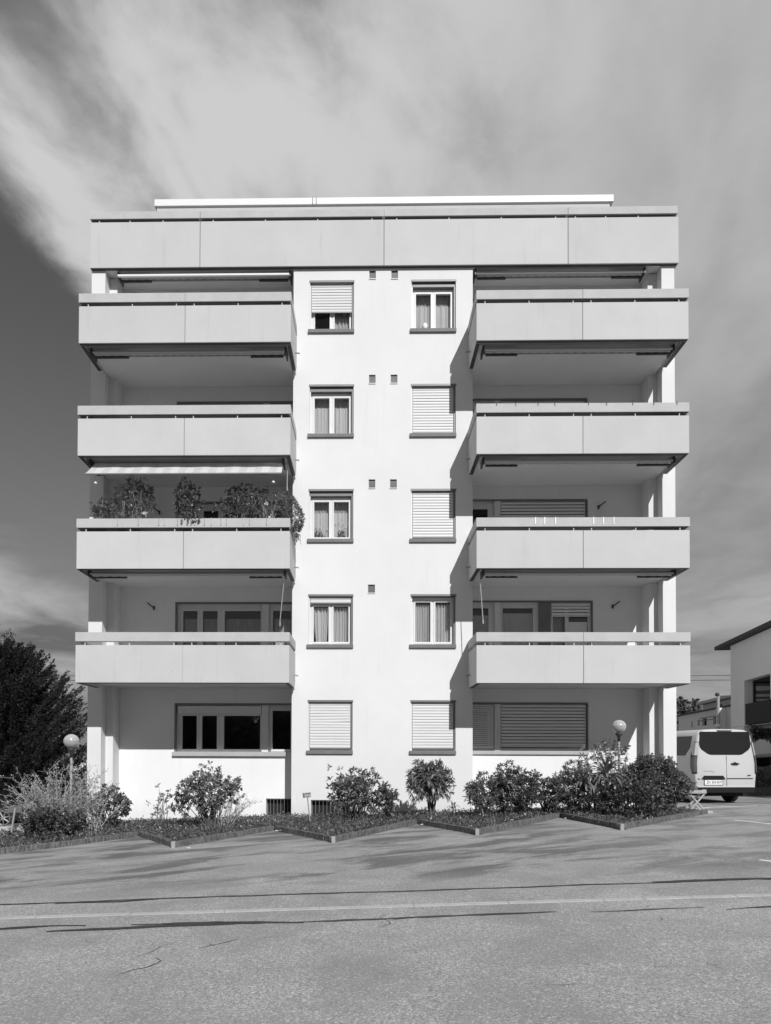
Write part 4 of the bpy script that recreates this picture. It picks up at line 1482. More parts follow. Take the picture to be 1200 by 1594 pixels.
# the cypress leaning out over the inner end
g = empty('potted_cypress', (-2.1, 16.85, zf), 'shaggy potted cypress bulging out over the inner corner of the balcony', 'potted plant', 'plants on the second floor left balcony')
pot(g, -2.1, 16.95, zf)
C = []
D = []
for k in range(1900):
    t = random.random()
    zc = 7.08 + t * .86
    cx_ = -1.97 + .14 * (1 - t) + .04 * math.sin(t * 5)
    rr = (.06 + .18 * math.sin(math.pi * min(1, t * .85 + .12)) ** .8)
    az = random.uniform(0, 2 * math.pi)
    C.append((cx_ + rr * math.cos(az) * random.uniform(.7, 1.05), 16.88 + rr * math.sin(az) * .9, zc))
    D.append((math.cos(az) * .5, math.sin(az) * .5, -.5 + t))
for k in range(230):
    t = random.random()
    C.append((-1.80 + random.gauss(0, .035) + .03 * math.sin(t * 9), 17.0 + random.gauss(0, .12), 6.88 + t * .45))
    D.append((.3, -.3, -.8))
C = np.array(C)
D = unit(np.array(D) + rng.normal(size=(len(C), 3)) * .35)
leaf_part('foliage', leaf_arrays(C, D, .075, .022), MT['leaf_strap'], g)
mb = MB().path([Vector((-2.1, 16.95, zf + .25)), Vector((-2.05, 16.9, 7.4)), Vector((-2.0, 16.88, 8.0))], [.02, .015, .008], 6)
part('trunk', mb, MT['bark'], g)


def flower(x, y, z, h, r, label, n=6):
    g = empty('white_flower', (x, y, z), label, 'flower')
    mb = MB().path([Vector((x, y, z)), Vector((x + .02, y, z + h * .5)), Vector((x, y, z + h))], [.006, .005, .004], 5)
    part('stem', mb, MT['leaf'], g)
    C = np.tile(np.array([[x, y, z + h]]), (n, 1)) + rng.normal(size=(n, 3)) * r * .15
    D = unit(np.stack([np.cos(np.arange(n) * 2 * np.pi / n), -.5 * np.ones(n), np.sin(np.arange(n) * 2 * np.pi / n)], 1))
    leaf_part('petals', leaf_arrays(C, D, r, r * .8), MT['petal'], g)
    return g


flower(-5.42, 16.62, 7.25, .14, .07, 'white blossom above the rail left of the middle potted bush')
flower(-2.48, 16.70, 7.25, .40, .06, 'white blossom on a tall stalk left of the shaggy cypress')
flower(-2.38, 16.62, 7.25, .05, .05, 'small white blossom low on the rail near the shaggy cypress')


# little white bells hanging under the awning
def bell(x, z, label):
    g = empty('hanging_bell', (x, 16.6, z), label, 'hanging ornament')
    part('shade', MB().lathe([(.04, 0), (.036, .022), (.012, .058), (.008, .068)], x, 16.6, 12, z), MT['white'], g, smooth=True)
    part('cord', MB().tube((x, 16.6, z + .09), (x, 16.6, z + .30), .003, n=4), MT['dark'], g)


bell(-6.62, 8.11, 'small white bell hanging under the awning at the outer left end')
bell(-2.30, 8.12, 'small white bell hanging under the awning near the inner end')
# flowers inside the second floor left bay window
for x0, lab in ((-1.28, 'low white flowering pot plant behind the left pane of the flowered window'), (-.72, 'taller white flowering pot plant behind the right pane of the flowered window')):
    zb_ = 4.42 + fz(1) + .06
    g = empty('flower_pot', (x0, YF + .26, zb_), lab, 'potted plant')
    part('pot', MB().lathe([(.05, 0), (.07, .11), (.06, .11)], x0, YF + .26, 12, zb_), MT['pot'], g)
    hh_ = .13 if x0 < -1 else .24
    P, V = clusters((x0, YF + .25, zb_ + .12 + hh_), (.20, .03, hh_ * .8), 16, 5, .05, .045, 1.0, .3)
    leaf_part('petals', V, MT['petal'], g)
    P, V = clusters((x0, YF + .25, zb_ + .14), (.15, .03, .08), 14, 5, .08, .03, 1.0, .3)
    leaf_part('foliage', V, MT['leaf'], g)
# little ornament behind the top right bay window
g = empty('window_ornament', (1.48, YF + .24, 12.75), 'pale round ornament standing behind the left pane of the top right window', 'ornament')
part('stand', MB().box(1.42, 1.54, YF + .22, YF + .26, 12.73, 12.79), MT['white'], g)
part('disc', MB().lathe([(.05, 0), (.068, .03), (.075, .08), (.068, .13), (.05, .16)], 1.48, YF + .24, 14, 12.80), MT['white'], g, smooth=True)

# ------------------------------------------------------------------ globe lamps
def lamp_post(x, y, zc, r, label):
    b = gz(x)
    g = empty('garden_lamp', (x, y, b), label, 'lamp', 'globe lamps in the planting bed')
    part('pole', MB().tube((x, y, b), (x, y, zc - r - .12), .028, n=10), MT['greymetal'], g, smooth=True)
    part('collar', MB().lathe([(.03, 0), (.035, .10), (.075, .16), (.085, .19), (.07, .20)], x, y, 14, zc - r - .19), MT['dark'], g, smooth=True)
    mb = MB()
    prof = [(max(.001, r * math.sin(math.pi * k / 16)), -r * math.cos(math.pi * k / 16) * .93) for k in range(17)]
    mb.lathe(prof, x, y, 28, zc)
    part('globe', mb, MT['globe'], g, smooth=True)
    part('globe_seam', MB().lathe([(r * 1.0, -.004), (r * 1.012, 0), (r * 1.0, .004)], x, y, 28, zc), MT['greymetal'], g)
    part('bulb', MB().lathe([(.02, -.08), (.03, -.02), (.045, .03), (.03, .07), (.005, .085)], x, y, 12, zc), MT['white'], g, smooth=True)


lamp_post(-6.37, 14.8, 1.84, .163, 'white globe lamp on a grey pole in the twiggy bush left of the building')
lamp_post(5.895, 16.4, 2.25, .165, 'white globe lamp on a grey pole among the bushes at the right')

# ------------------------------------------------------------------ small signs
g = empty('garden_sign', (-1.24, 14.8, gz(-1.24)), 'small tilted information sign on a thin leaning post beside the barred basement window', 'sign')
part('post', MB().tube((-1.21, 14.8, gz(-1.2)), (-1.29, 14.83, .66), .013, n=6), MT['greymetal'], g)
pl = part('plate', MB().box(-.09, .09, -.006, .006, -.055, .055), MT['sill_light'], g, local=True)
pl.location = Vector((-.06, 0, .705 - gz(-1.24)))
pl.rotation_euler = (0, R(-7), 0)
for nm, bx in (('pictogram', (-.085, -.045, -.05, .05)), ('lettering', (-.033, .083, .012, .042)), ('lettering', (-.02, .07, -.042, -.022))):
    q = part(nm, MB().box(bx[0], bx[1], -.010, -.007, bx[2], bx[3]), MT['zinc'], pl, local=True)

g = empty('low_sign', (-7.5, 14.5, gz(-7.5)), 'blank low sign plate on a pale slanted post before the dark car', 'sign')
part('post', MB().tube((-7.52, 14.5, gz(-7.5)), (-7.42, 14.5, .42), .022, n=8), MT['lightmetal'], g)
part('plate', MB().box(-7.58, -7.29, 14.515, 14.53, .33, .46), MT['zinc'], g)

mb = MB().box(-9.8, -7.05, 15.6, 15.85, -.55, -.10)
tag(part('low_wall', mb, MT['sill_light'], bevel=.02), 'low pale concrete edging wall at the far left in front of the dark car', 'wall')

# ------------------------------------------------------------------ bench / trestle by the kerb end
g = empty('folding_bench', (8.1, 17.5, .24), 'small bench with crossed X legs at the end of the kerb beside the white van', 'bench')
mb = MB().box(7.55, 8.40, 17.35, 17.70, .62, .70)
part('seat', mb, MT['wood'], g, bevel=.02)
for yy_ in (17.40, 17.64):
    part('leg', MB().tube((8.36, yy_, .62), (8.00, yy_, .20), .026, n=8), MT['lightmetal'], g)
    part('leg', MB().tube((8.00, yy_ + .03, .62), (8.38, yy_ + .03, .20), .026, n=8), MT['lightmetal'], g)
tag(part('paving_slab', MB().box(7.2, 8.5, 17.25, 17.85, .14, .20), MT['gutter'], bevel=.01), kind='structure')


# ------------------------------------------------------------------ white van (local: x right, y forward, z up; rear face at y = 0)
def loft(mb, rings):
    b = len(mb.v)
    n = len(rings[0])
    for r_ in rings: mb.v += r_
    for k in range(len(rings) - 1):
        for i in range(n - 1):
            mb.f.append((b + k * n + i, b + k * n + i + 1, b + (k + 1) * n + i + 1, b + (k + 1) * n + i))
        mb.f.append((b + k * n + n - 1, b + k * n, b + (k + 1) * n, b + (k + 1) * n + n - 1))
    return b, n


van = empty('white_van', (10.40, 20.35, .1575), 'white delivery van parked beyond the right corner of the building, seen from behind', 'van', rz=R(6))
VS = 1.10


def vring(y, top=1.0, inset=0.0, width=1.0, bot=.34):
    half = [(.86, bot), (.955, bot + .14), (.985, .80), (.985, 1.08), (.955, 1.32), (.905, 1.58), (.855, 1.80), (.80, 1.91), (.66, 1.965), (.35, 1.985)]
    pts = []
    for x_, z_ in half:
        zz2 = bot + (z_ - bot) * top
        rake = max(0, zz2 - 1.0) * .07
        pts.append(((x_ * width - inset), y + rake, zz2 - (inset * .5 if z_ > 1.8 else 0)))
    return pts + [(-p[0], p[1], p[2]) for p in reversed(pts)]


mb = MB()
rings = [vring(0.0, inset=.045), vring(.02, inset=.015), vring(.07), vring(1.2), vring(2.6), vring(3.4), vring(3.75, top=.93), vring(4.3, top=.62, width=.97), vring(4.8, top=.52, width=.92), vring(4.98, top=.40, width=.84)]
b, n = loft(mb, rings)
for rI, rev in ((0, False), (len(rings) - 1, True)):
    for i in range(n // 2 - 1):
        q = (b + rI * n + i, b + rI * n + i + 1, b + rI * n + n - 2 - i, b + rI * n + n - 1 - i)
        mb.f.append(q if rev else tuple(reversed(q)))
van.scale = (VS * .875, VS, VS * 1.0)
body = part('body', mb, MT['van'], van, smooth=True, fix=True, local=True)


def vpart(name, mb, m, parent=None, **kw):
    """a piece given in the van's own space"""
    vs = np.array(mb.v, float)
    org = Vector((vs.min(0) + vs.max(0)) / 2)
    o = part(name, mb, MT[m], None, **kw)
    o.location = org if parent is None else org - parent['_o']
    o.parent = van if parent is None else parent
    o_ = o.location.copy()
    return o, org


def rk(z): return max(0, z - 1.0) * .07


def rear_poly(name, poly, m, out=.008, th=.012, bev=.0):
    mb = MB()
    n = len(poly)
    for o_ in (-out, -out + th + .03):
        for x_, z_ in poly: mb.v.append((x_, rk(z_) + o_, z_))
    mb.f.append(tuple(range(n)))
    mb.f.append(tuple(range(2 * n - 1, n - 1, -1)))
    for i in range(n):
        j = (i + 1) % n
        mb.f.append((i, i + n, j + n, j))
    return vpart(name, mb, m, fix=True, bevel=bev)[0]


rear_poly('rear_window', [(-.79, 1.88), (-.82, 1.58), (-.80, 1.50), (-.74, 1.43), (-.55, 1.32), (-.46, 1.30), (.46, 1.30), (.55, 1.32), (.74, 1.43), (.80, 1.50), (.82, 1.58), (.79, 1.88), (.75, 1.915), (-.75, 1.915)], 'vanglass')
rear_poly('brake_light', [(-.22, 1.925), (.22, 1.925), (.24, 1.955), (-.24, 1.955)], 'lamp_red', out=.014)
rear_poly('door_seam', [(.02, .46), (.028, .46), (.028, 1.27), (.02, 1.27)], 'plastic', out=.013)
rear_poly('door_seam', [(.035, .665), (.86, .665), (.86, .685), (.035, .685)], 'plastic', out=.013)
rear_poly('door_seam', [(-.90, .655), (-.82, .655), (-.82, .672), (-.90, .672)], 'plastic', out=.013)
rear_poly('plate_light_trim', [(-.78, .655), (-.70, .75), (-.10, .75), (-.02, .655)], 'plastic', out=.02)
plate = rear_poly('licence_plate', [(-.68, .51), (-.12, .51), (-.12, .635), (-.68, .635)], 'white', out=.016)
rear_poly('plate_frame', [(-.70, .495), (-.10, .495), (-.10, .65), (-.70, .65)], 'plastic', out=.010)
rear_poly('door_handle', [(.16, 1.055), (.24, 1.035), (.36, 1.035), (.42, 1.06), (.42, 1.075), (.33, 1.085), (.31, 1.105), (.26, 1.105), (.24, 1.085), (.16, 1.075)], 'plastic', out=.03)
rear_poly('emblem', [(.66, .745), (.72, .735), (.79, .755), (.79, .77), (.73, .775), (.70, .76)], 'plastic', out=.008)
for k, wd_ in enumerate((.05, .045, .04, .05, .04)):
    rear_poly('badge_letter', [(-.70 + k * .055, .865), (-.70 + k * .055 + wd_ * .75, .865), (-.70 + k * .055 + wd_ * .75, .877), (-.70 + k * .055, .877)], 'zinc', out=.006)
rear_poly('badge_letter', [(-.44, .84), (-.36, .84), (-.36, .852), (-.44, .852)], 'zinc', out=.006)
rear_poly('rear_bumper', [(-.90, .438), (.90, .438), (.87, .30), (-.87, .30)], 'plastic', out=.045, bev=.01)
rear_poly('bumper_top', [(-.91, .48), (.91, .48), (.91, .442), (-.91, .442)], 'van', out=.022, bev=.008)
rear_poly('reflector', [(-.80, .35), (-.66, .35), (-.66, .385), (-.80, .385)], 'lamp_clear', out=.05)
vpart('underbody', MB().box(-.7, .7, .2, 4.6, .20, .36), 'plastic')
for sgn in (-1, 1):
    def lamp_mb(z0, z1, d0, d1, grow):
        mb = MB()
        pr = [(.905, 1.58), (.955, 1.32), (.985, 1.08), (.985, .80)]
        zs_ = np.linspace(z1, z0, 7)
        for z_ in zs_:
            xw = float(np.interp(z_, [.48, .8, 1.08, 1.32, 1.58, 1.8], [.955, .985, .985, .955, .905, .855])) + grow
            k = min(1, (z1 - z_) / .12 + .15, (z_ - z0) / .16 + .2)
            for (xo, yo) in ((-.07, -.012 - grow), (0.0, .015), (.002, .10 + .06 * k * 1.6)):
                mb.v.append((sgn * (xw + xo), rk(z_) + yo, z_))
        for i in range(6):
            for j in range(2):
                a = i * 3 + j
                mb.f.append((a, a + 1, a + 4, a + 3))
        return mb
    vpart('tail_lamp', lamp_mb(.80, 1.645, 0, 0, .006), 'plastic', fix=True)
    vpart('tail_lamp_lens', lamp_mb(1.285, 1.63, 0, 0, .012), 'lamp_clear', fix=True)
    vpart('tail_lamp_lens', lamp_mb(.84, 1.26, 0, 0, .012), 'lamp_red', fix=True)
    # side windows
    for ya, yb in ((.30, 1.45), (1.60, 2.75)):
        mb = MB()
        for (yy_, z_) in ((ya, 1.80), (ya, 1.50), (ya + .18, 1.28), (yb, 1.28), (yb, 1.80)):
            xw = float(np.interp(z_, [1.08, 1.32, 1.58, 1.8], [.985, .955, .905, .855]))
            mb.v.append((sgn * (xw + .010), yy_, z_))
        for i in range(5):
            v_ = mb.v[i]
            mb.v.append((v_[0] - sgn * .02, v_[1], v_[2]))
        mb.f = [(0, 1, 2, 3, 4), (9, 8, 7, 6, 5)] + [(i, (i + 1) % 5, (i + 1) % 5 + 5, i + 5) for i in range(5)]
        vpart('side_window', mb, 'vanglass', fix=True)
    mb = MB().box(*(sorted((sgn * .93, sgn * 1.12))), 3.35, 3.5, 1.1, 1.38)
    vpart('wing_mirror', mb, 'plastic', bevel=.03)
    for yy_ in (.98, 4.05):
        x0_, x1_ = sorted((sgn * .74, sgn * .965))
        wb = MB()
        prof = [(.20, 0), (.31, .02), (.33, .06), (.33, .17), (.31, .21), (.20, .225)]
        b0 = 0
        nn = 24
        for r_, a_ in prof:
            for i in range(nn):
                t = 2 * math.pi * i / nn
                wb.v.append((x0_ + a_, yy_ + r_ * math.cos(t), .31 + r_ * math.sin(t)))
        for k in range(len(prof) - 1):
            for i in range(nn):
                j = (i + 1) % nn
                wb.f.append((k * nn + i, k * nn + j, (k + 1) * nn + j, (k + 1) * nn + i))
        wb.f.append(tuple(range(nn)))
        wb.f.append(tuple(range(len(prof) * nn - 1, (len(prof) - 1) * nn - 1, -1)))
        vpart('wheel', wb, 'rubber', fix=True, smooth=False)


def text_part(name, body_, size, m, parent, loc, rot, extrude=.001):
    cu = bpy.data.curves.new(name, 'FONT')
    cu.body = body_
    cu.size = size
    cu.extrude = extrude
    cu.align_x = 'CENTER'
    cu.align_y = 'CENTER'
    tmp = bpy.data.objects.new(name + '_tmp', cu)
    col.objects.link(tmp)
    bpy.context.view_layer.update()
    me = bpy.data.meshes.new_from_object(tmp.evaluated_get(bpy.context.evaluated_depsgraph_get()))
    bpy.data.objects.remove(tmp)
    me.materials.append(MT[m])
    o = bpy.data.objects.new(name, me)
    col.objects.link(o)
    o.parent = parent
    o.location = loc
    o.rotation_euler = rot
    return o


t_ = text_part('plate_lettering', 'ZH 354 819', .112, 'plastic', van, (-.39, -.0185, .571), (R(90), 0, 0))
t_.scale = (.88, 1, 1)

# ------------------------------------------------------------------ dark parked car, far left
car = empty('parked_car', (-12.1, 21.3, -.66), 'black parked car with pale alloy wheels, mostly hidden at the left edge behind the bush', 'car')
# local: x = length (front to the right), y across, z up
mb = MB()


def cring(x_, w_, zt, zr=None):
    h = [(w_ * .9, .22), (w_, .38), (w_, .62), (w_ * .97, .80)]
    if zr:
        h += [(w_ * .93, .90), (w_ * .80, zr - .12), (w_ * .68, zr)]
    else:
        h += [(w_ * .93, zt - .03), (w_ * .80, zt), (w_ * .4, zt + .02)]
    return [(x_, -a, z_) for a, z_ in h] + [(x_, a, z_) for a, z_ in reversed(h)]


rings = [cring(-2.1, .72, .70), cring(-2.0, .84, .86), cring(-1.75, .88, .95, 1.05), cring(-1.3, .88, .95, 1.42), cring(-.4, .88, .95, 1.48), cring(.3, .88, .95, 1.42), cring(.95, .88, .95), cring(1.6, .86, .86), cring(2.0, .80, .74), cring(2.12, .66, .62)]
b, n = loft(mb, rings)
mb.f.append(tuple(range(n)))
mb.f.append(tuple(b + (len(rings) - 1) * n + n - 1 - i for i in range(n)))
cb = part('body', mb, MT['carpaint'], car, fix=True, local=True, smooth=False)
for sg in (-1, 1):
    y0_ = sg * .81
    for poly in ([(-1.5, .93), (-1.2, 1.30), (-.35, 1.36), (-.35, .93)], [(-.27, .93), (-.27, 1.36), (.2, 1.30), (.72, .93)]):
        mb = MB().prism([(a, z_) for a, z_ in poly], *(sorted((y0_, y0_ + sg * .05))))
        o = part('side_window', mb, MT['vanglass'], car, fix=True, local=True)
    for wx in (-1.35, 1.3):
        mb = MB()
        nn = 28
        prof = [(.20, .0), (.29, .01), (.305, .04), (.305, .16), (.29, .19), (.20, .20)]
        for r_, a_ in prof:
            for i in range(nn):
                t = 2 * math.pi * i / nn
                mb.v.append((wx + r_ * math.cos(t), sg * (.90 - a_), .305 + r_ * math.sin(t)))
        for k in range(len(prof) - 1):
            for i in range(nn):
                j = (i + 1) % nn
                mb.f.append((k * nn + i, k * nn + j, (k + 1) * nn + j, (k + 1) * nn + i))
        mb.f.append(tuple(range(5 * nn, 6 * nn)))
        wl = part('wheel', mb, MT['rubber'], car, fix=True, local=True)
        wo = Vector(wl.location)
        rim = MB()
        for i in range(nn):
            t = 2 * math.pi * i / nn
            for r_, dy in ((.215, .0), (.185, .012), (.185, .06), (.215, .06)):
                rim.v.append((wx + r_ * math.cos(t), sg * (.905 - dy), .305 + r_ * math.sin(t)))
        for i in range(nn):
            j = (i + 1) % nn
            for k in range(4):
                rim.f.append((i * 4 + k, i * 4 + (k + 1) % 4, j * 4 + (k + 1) % 4, j * 4 + k))
        for q in range(7):
            t = 2 * math.pi * q / 7 + .3
            rim.tube((wx + .03 * math.cos(t), sg * .90, .305 + .03 * math.sin(t)), (wx + .195 * math.cos(t), sg * .89, .305 + .195 * math.sin(t)), .022, .014, 6)
        rim.tube((wx, sg * .87, .305), (wx, sg * .91, .305), .045, n=12)
        vs = np.array(rim.v)
        org = Vector((vs.min(0) + vs.max(0)) / 2)
        ro = part('rim', rim, MT['alloy'], None, fix=True)
        ro.parent = wl
        ro.location = org - wo
part('door_handle', MB().box(-.55, -.38, -.915, -.885, .80, .83), MT['plastic'], car, local=True)
part('wing_mirror', MB().box(.42, .58, -1.06, -.88, .92, 1.06), MT['carpaint'], car, local=True, bevel=.02)
part('tail_light', MB().box(-2.11, -1.95, -.84, -.6, .70, .84), MT['lamp_red'], car, local=True, bevel=.01)
part('headlight', MB().box(1.85, 2.08, -.82, -.55, .60, .72), MT['lamp_clear'], car, local=True, bevel=.01)

# ------------------------------------------------------------------ neighbour building on the right
PH = math.atan2(.17389, .98475)
nb = empty('neighbour_house', (15.04, 29.0, 0), 'grey rendered house with dark overhanging roof and deep balcony opening at the right edge', 'building', rz=-PH)
# local: x to the right (into the house), y away from the viewer; wall face at x = 0


def npart(name, mb, m, parent=nb, **kw):
    vs = np.array(mb.v, float)
    org = Vector((vs.min(0) + vs.max(0)) / 2)
    o = part(name, mb, MT[m], None, **kw)
    o.parent = parent
    o.location = org - (Vector(parent['o']) if 'o' in parent else Vector((0, 0, 0)))
    o['o'] = tuple(org)
    return o


def side_wall(x0, x1, y0, y1, z0, z1, holes):
    """wall lying in the y-z plane with openings (y0,y1,z0,z1)"""
    t = wall_grid(MB(), y0, y1, z0, z1, x0, x1, holes)
    t.v = [(b_, a_, c_) for a_, b_, c_ in t.v]
    t.f = [tuple(reversed(f_)) for f_ in t.f]
    return t


npart('wall', side_wall(0, .3, -8.5, 0, 2.72, 6.1, [(-4.15, -1.57, 2.73, 4.49)]), 'greywall')
npart('wall', MB().box(.3, 12, -.3, 0, 2.58, 6.1), 'greywall')
npart('pier', MB().box(0, .3, -1.5, 0, .1, 2.71), 'greywall')
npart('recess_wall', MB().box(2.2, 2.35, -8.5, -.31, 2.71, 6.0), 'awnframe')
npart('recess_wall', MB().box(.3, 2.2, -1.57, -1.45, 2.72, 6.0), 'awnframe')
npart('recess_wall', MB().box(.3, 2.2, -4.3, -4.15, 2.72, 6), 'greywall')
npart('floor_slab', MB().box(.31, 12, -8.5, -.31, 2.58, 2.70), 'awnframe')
npart('roof', MB().box(-.22, 12, -8.9, 1.39, 6.12, 6.28), 'roofdark', bevel=.02)
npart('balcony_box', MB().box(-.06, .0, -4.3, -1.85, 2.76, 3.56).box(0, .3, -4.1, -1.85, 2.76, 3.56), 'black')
f = npart('window', side_wall(2.12, 2.19, -3.6, -1.7, 2.9, 4.6, [(-3.5, -2.7, 3.0, 4.5), (-2.6, -1.8, 3.0, 4.5)]), 'frame')
npart('pane', MB().box(2.14, 2.15, -3.5, -2.7, 3.0, 4.5), 'glass', f)
npart('pane', MB().box(2.14, 2.15, -2.6, -1.8, 3.0, 4.5), 'glass', f)
fw = npart('end_window', wall_grid(MB(), .32, 1.05, 3.2, 4.45, -1.64, -1.58, [(.38, .98, 3.28, 4.38)]), 'roofdark')
for zb_, zh_ in ((3.42, .20), (3.70, .06), (3.86, .10), (4.10, .18)):
    npart('blind_band', MB().box(.40, .96, -1.61, -1.59, zb_, zb_ + zh_), 'white', fw)
npart('wall', MB().box(.31, 12, -8.5, -8.2, 2.71, 6.1), 'greywall')
npart('pillar', MB().box(.02, .3, -7.6, -7.3, 0, 2.57), 'greywall')
npart('garage_wall', MB().box(7, 7.2, -8.5, -.31, 0, 2.44), 'interior')

# low hedge and small tree in front of it
def hedge(name, x0, x1, y0, y1, z0, z1, n, m, label, L=.08, W=.035):
    C = rng.uniform([x0, y0, z0], [x1, y1, z1], (n, 3))
    C[:, 2] -= (rng.random(n) * .1) * np.sin(C[:, 0] * 5)
    D = unit(rng.normal(size=(n, 3)) + np.array([0, 0, .3]))
    g = empty(name, ((x0 + x1) / 2, (y0 + y1) / 2, z0), label, 'hedge')
    leaf_part('foliage', leaf_arrays(C, D, rng.uniform(.6, 1.2, n) * L, W), MT[m], g)
    mb = MB()
    for k in range(14):
        xx_ = x0 + (x1 - x0) * (k + .5) / 14
        yy_ = random.uniform(y0 + .1, y1 - .1)
        mb.tube((xx_, yy_, z0 - .05), (xx_ + random.uniform(-.1, .1), yy_, z1 - .1), .015, .006, 5)
    part('stem', mb, MT['bark'], g)
    return g


hedge('low_hedge', 13.3, 17.5, 24.6, 25.6, .45, 1.15, 5000, 'leaf', 'low clipped hedge behind the van at the right edge', L=.11, W=.05)
tag(part('hedge_kerb', MB().box(13.2, 17.6, 24.4, 24.6, .1, .45), MT['kerb'], bevel=.01), 'dark stone edging under the hedge at the right edge', 'edging')


def tree(name, base, h, crown, m, label, K=220, per=12, L=.22, W=.12, trunk_r=.1, cat='tree', shell=.3):
    g = empty(name, base, label, cat)
    b = Vector(base)
    cc = (b.x, b.y, b.z + h - crown[2])
    P, V = clusters(cc, crown, K, per, L, W, 1.0, .2, -1, shell, .3)
    leaf_part('crown', V, MT[m], g)
    mb = MB().path([b, b + Vector((.03, 0, h * .35)), b + Vector((0, 0, h * .75))], [trunk_r, trunk_r * .75, trunk_r * .3], 8)
    for k in range(10):
        t = Vector(P[k])
        mb.path([b + Vector((0, 0, h * .35)), (b + Vector((0, 0, h * .4))).lerp(t, .55) + Vector((0, 0, .1 * h)), t], [trunk_r * .5, trunk_r * .3, .01], 5)
    part('trunk', mb, MT['bark'], g, smooth=True)
    return g


tree('umbrella_tree', (16.0, 27.0, .16), 2.75, (1.3, 1.0, .42), 'leaf_dark', 'small dark spreading tree under the balcony of the right-hand house', K=160, L=.16, W=.08, trunk_r=.13)
# parked cars beyond, seen as pale strips
for (cx_, cy_, lab) in ((17.6, 30.5, 'pale car parked beyond the small tree under the right-hand house'), (24.6, 42.0, 'second pale car further back beyond the right-hand house')):
    g = empty('parked_car', (cx_, cy_, .16), lab, 'car')
    mb = MB()
    rings = [cring(-2.1, .72, .70), cring(-2.0, .84, .86), cring(-1.75, .88, .95, 1.05), cring(-1.3, .88, .95, 1.42), cring(-.4, .88, .95, 1.48), cring(.3, .88, .95, 1.42), cring(.95, .88, .95), cring(1.6, .86, .86), cring(2.0, .80, .74), cring(2.12, .66, .62)]
    b, n = loft(mb, rings)
    mb.f.append(tuple(range(n)))
    mb.f.append(tuple(b + (len(rings) - 1) * n + n - 1 - i for i in range(n)))
    part('body', mb, MT['van'], g, fix=True, local=True)
    for poly in ([(-1.5, .93), (-1.2, 1.30), (-.35, 1.36), (-.35, .93)], [(-.27, .93), (-.27, 1.36), (.2, 1.30), (.72, .93)]):
        part('side_window', MB().prism(poly, -.86, -.80), MT['vanglass'], g, fix=True, local=True)
    for wx in (-1.35, 1.3):
        part('wheel', MB().tube((wx, -.9, .3), (wx, -.7, .3), .3, n=20), MT['rubber'], g, local=True)

# ------------------------------------------------------------------ far building, pole, wires, hill trees
fb = empty('far_building', (20.0, 45.0, 0), 'long two storey building with small windows and a stepped roof far behind the van', 'building', rz=-PH)
WN = [(2.88, 3.14, 3.22, 3.58), (4.2, 4.58, 3.25, 3.6), (5.08, 5.92, 3.23, 3.63), (7.07, 7.82, 3.22, 3.64)]
holes = [(-b_, -a_, c_, d_) for a_, b_, c_, d_ in WN]
npart('wall', side_wall(0, .25, -16, 0, 0, 4.03, holes), 'farwall', fb)
npart('wall', MB().box(.25, 10, -.25, 0, 0, 4.03), 'farwall', fb)
npart('upper_wall', side_wall(.8, 1.05, -16, -2.3, 4.12, 4.60, [(-5.95, -5.40, 4.14, 4.42)]), 'farwall', fb)
npart('upper_wall', MB().box(1.05, 9, -2.5, -2.3, 4.12, 4.6), 'farwall', fb)
npart('roof', MB().box(-.1, 10.2, -16.1, .1, 4.04, 4.11), 'roofdark', fb)
npart('roof', MB().box(.5, 10, -16.1, -2.0, 4.62, 4.78), 'sill_light', fb)
npart('interior_wall', MB().box(1.8, 1.9, -16, -.3, 0, 4.0).box(1.8, 1.9, -16, -2.6, 4.15, 4.6), 'black', fb)
for a_, b_, c_, d_ in holes + [(-5.95, -5.40, 4.14, 4.42)]:
    xo = 0.12 if d_ < 4 else .92
    f = npart('window', side_wall(xo, xo + .05, a_ + .003, b_ - .003, c_ + .003, d_ - .003, [(a_ + .03, b_ - .03, c_ + .03, d_ - .03)]), 'roofdark', fb)
    npart('pane', MB().box(xo + .02, xo + .03, a_ + .04, b_ - .04, c_ + .04, d_ - .04), 'black', f)
npart('bright_panel', MB().box(-.45, -.01, -9.2, -9.1, 3.0, 4.0), 'white', fb)
npart('balcony_rail', MB().box(-.9, -.86, -10.5, -7.9, 3.50, 3.54).box(-.9, -.86, -10.5, -7.9, 3.36, 3.40), 'dark', fb)

g = empty('far_house', (34, 62, .16), 'low pale house with a dark flat roof far behind the right-hand house', 'building')
part('wall', wall_grid(MB(), 27, 42, .16, 3.5, 62, 62.3, [(28 + 2.4 * i, 29.2 + 2.4 * i, 1.3, 2.6) for i in range(6)]), MT['white'], g)
part('roof', MB().box(26.6, 42.4, 61.6, 70, 3.51, 3.9), MT['roofdark'], g)
part('rear_wall', MB().box(27, 42, 64, 64.2, .16, 3.5), MT['interior'], g)

g = empty('street_lamp', (18.03, 36.0, .16), 'grey lamp column with a dark head rising behind the van roof', 'street lamp')
part('pole', MB().tube((18.03, 36.0, .16), (18.03, 36.0, 4.6), .085, .07, n=10), MT['lightmetal'], g)
part('arm', MB().tube((18.0, 36.0, 4.62), (19.4, 35.6, 4.68), .035, n=6), MT['greymetal'], g)
part('lamp_head', MB().lathe([(.07, 0), (.11, .05), (.10, .14), (.04, .18)], 17.98, 36.0, 12, 4.6), MT['dark'], g)
part('collar', MB().lathe([(.09, 0), (.16, .08), (.16, .14), (.09, .22)], 18.03, 36.0, 12, 2.95), MT['white'], g)

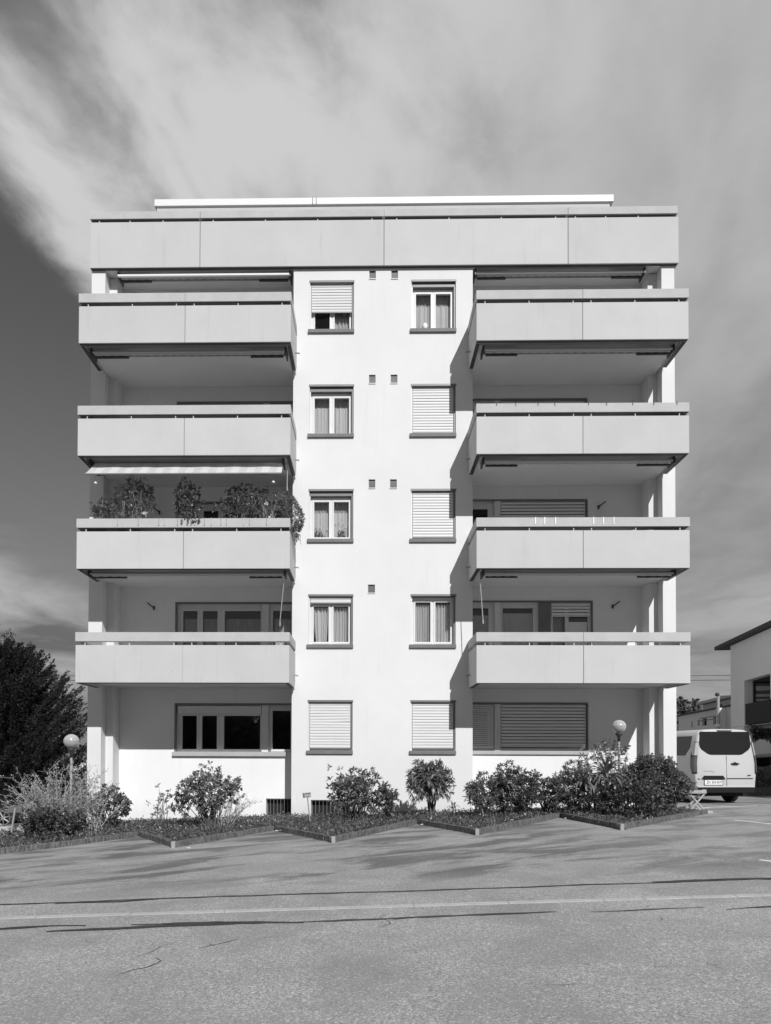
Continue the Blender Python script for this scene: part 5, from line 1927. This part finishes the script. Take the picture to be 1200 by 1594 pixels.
for z0_, z1_, lab in ((8.55, 8.75, 'upper thin power line crossing the sky behind the building'), (8.15, 8.32, 'lower thin power line crossing the sky behind the building')):
    mb = MB()
    n = 40
    pts = []
    for k in range(n + 1):
        t = k / n
        pts.append(Vector((-75 + 150 * t, 64, z0_ + (z1_ - z0_) * t - .6 * math.sin(math.pi * t) + .6)))
    mb.path(pts, [.035] * (n + 1), 4)
    tag(part('power_line', mb, MT['dark']), lab, 'power line', 'power lines behind the building')

for i, (x_, y_, h_, r_, lab) in enumerate((
        (52.5, 118, 11.5, 3.8, 'pointed far tree highest on the hill beyond the far building'),
        (47.5, 112, 8.6, 3.6, 'rounded far tree next to the building corner on the hill'),
        (58.5, 124, 10.0, 4.2, 'broad far tree on the hill right of the pointed one'),
        (43.0, 104, 8.0, 3.4, 'far tree half hidden behind the right corner of the building'),
        (66.0, 126, 10.5, 4.6, 'far tree above the roof of the far building near the lamp column'),
        (-42, 88, 7.2, 3.4, 'far tree behind the large conifer at the left'),
        (-47, 92, 8.0, 3.8, 'second far tree behind the large conifer at the left'))):
    tree('far_tree', (x_, y_, -.2), h_, (r_, r_, h_ * .42), 'leaf_far_haze', lab, K=420, per=12, L=.8, W=.45, trunk_r=.3, shell=.1)

# left background: low garage behind the conifer, seen by the building corner
g = empty('garage', (-17.5, 46, -.8), 'low flat-roofed garage seen between the conifer and the left corner of the building', 'building')
part('wall', MB().box(-21, -14, 46, 50, -.9, 1.0), MT['white'], g)
part('roof', MB().box(-21.2, -13.8, 45.8, 50.2, 1.01, 3.2), MT['sill'], g)
part('door', MB().box(-17.4, -16.2, 45.9, 45.97, -.8, .98), MT['dark'], g)
hedge('tall_hedge', -13.2, -8.9, 27.0, 28.0, -.8, .75, 5200, 'leaf_dark', 'dark hedge behind the twiggy bush left of the building', L=.14, W=.06)

# trees across the road behind the viewer: the windows mirror them
side_words = ('leftmost', 'second from the left', 'third from the left', 'fourth from the left', 'in the middle', 'fourth from the right', 'third from the right', 'second from the right', 'rightmost')
for i in range(9):
    x_, y_, h_, r_, lab = -40 + 10 * i + random.uniform(-1.5, 1.5), -44 + random.uniform(-3, 3), random.uniform(7.5, 9.5), random.uniform(5.2, 6.2), 'broad dark tree across the lawn behind the viewer, ' + side_words[i]
    tree('street_tree', (x_, y_, gz(x_) - .05), h_, (r_, r_ * .7, h_ * .49), 'leaf_dark', lab, K=420, per=12, L=1.0, W=.6, trunk_r=.3, shell=.2)
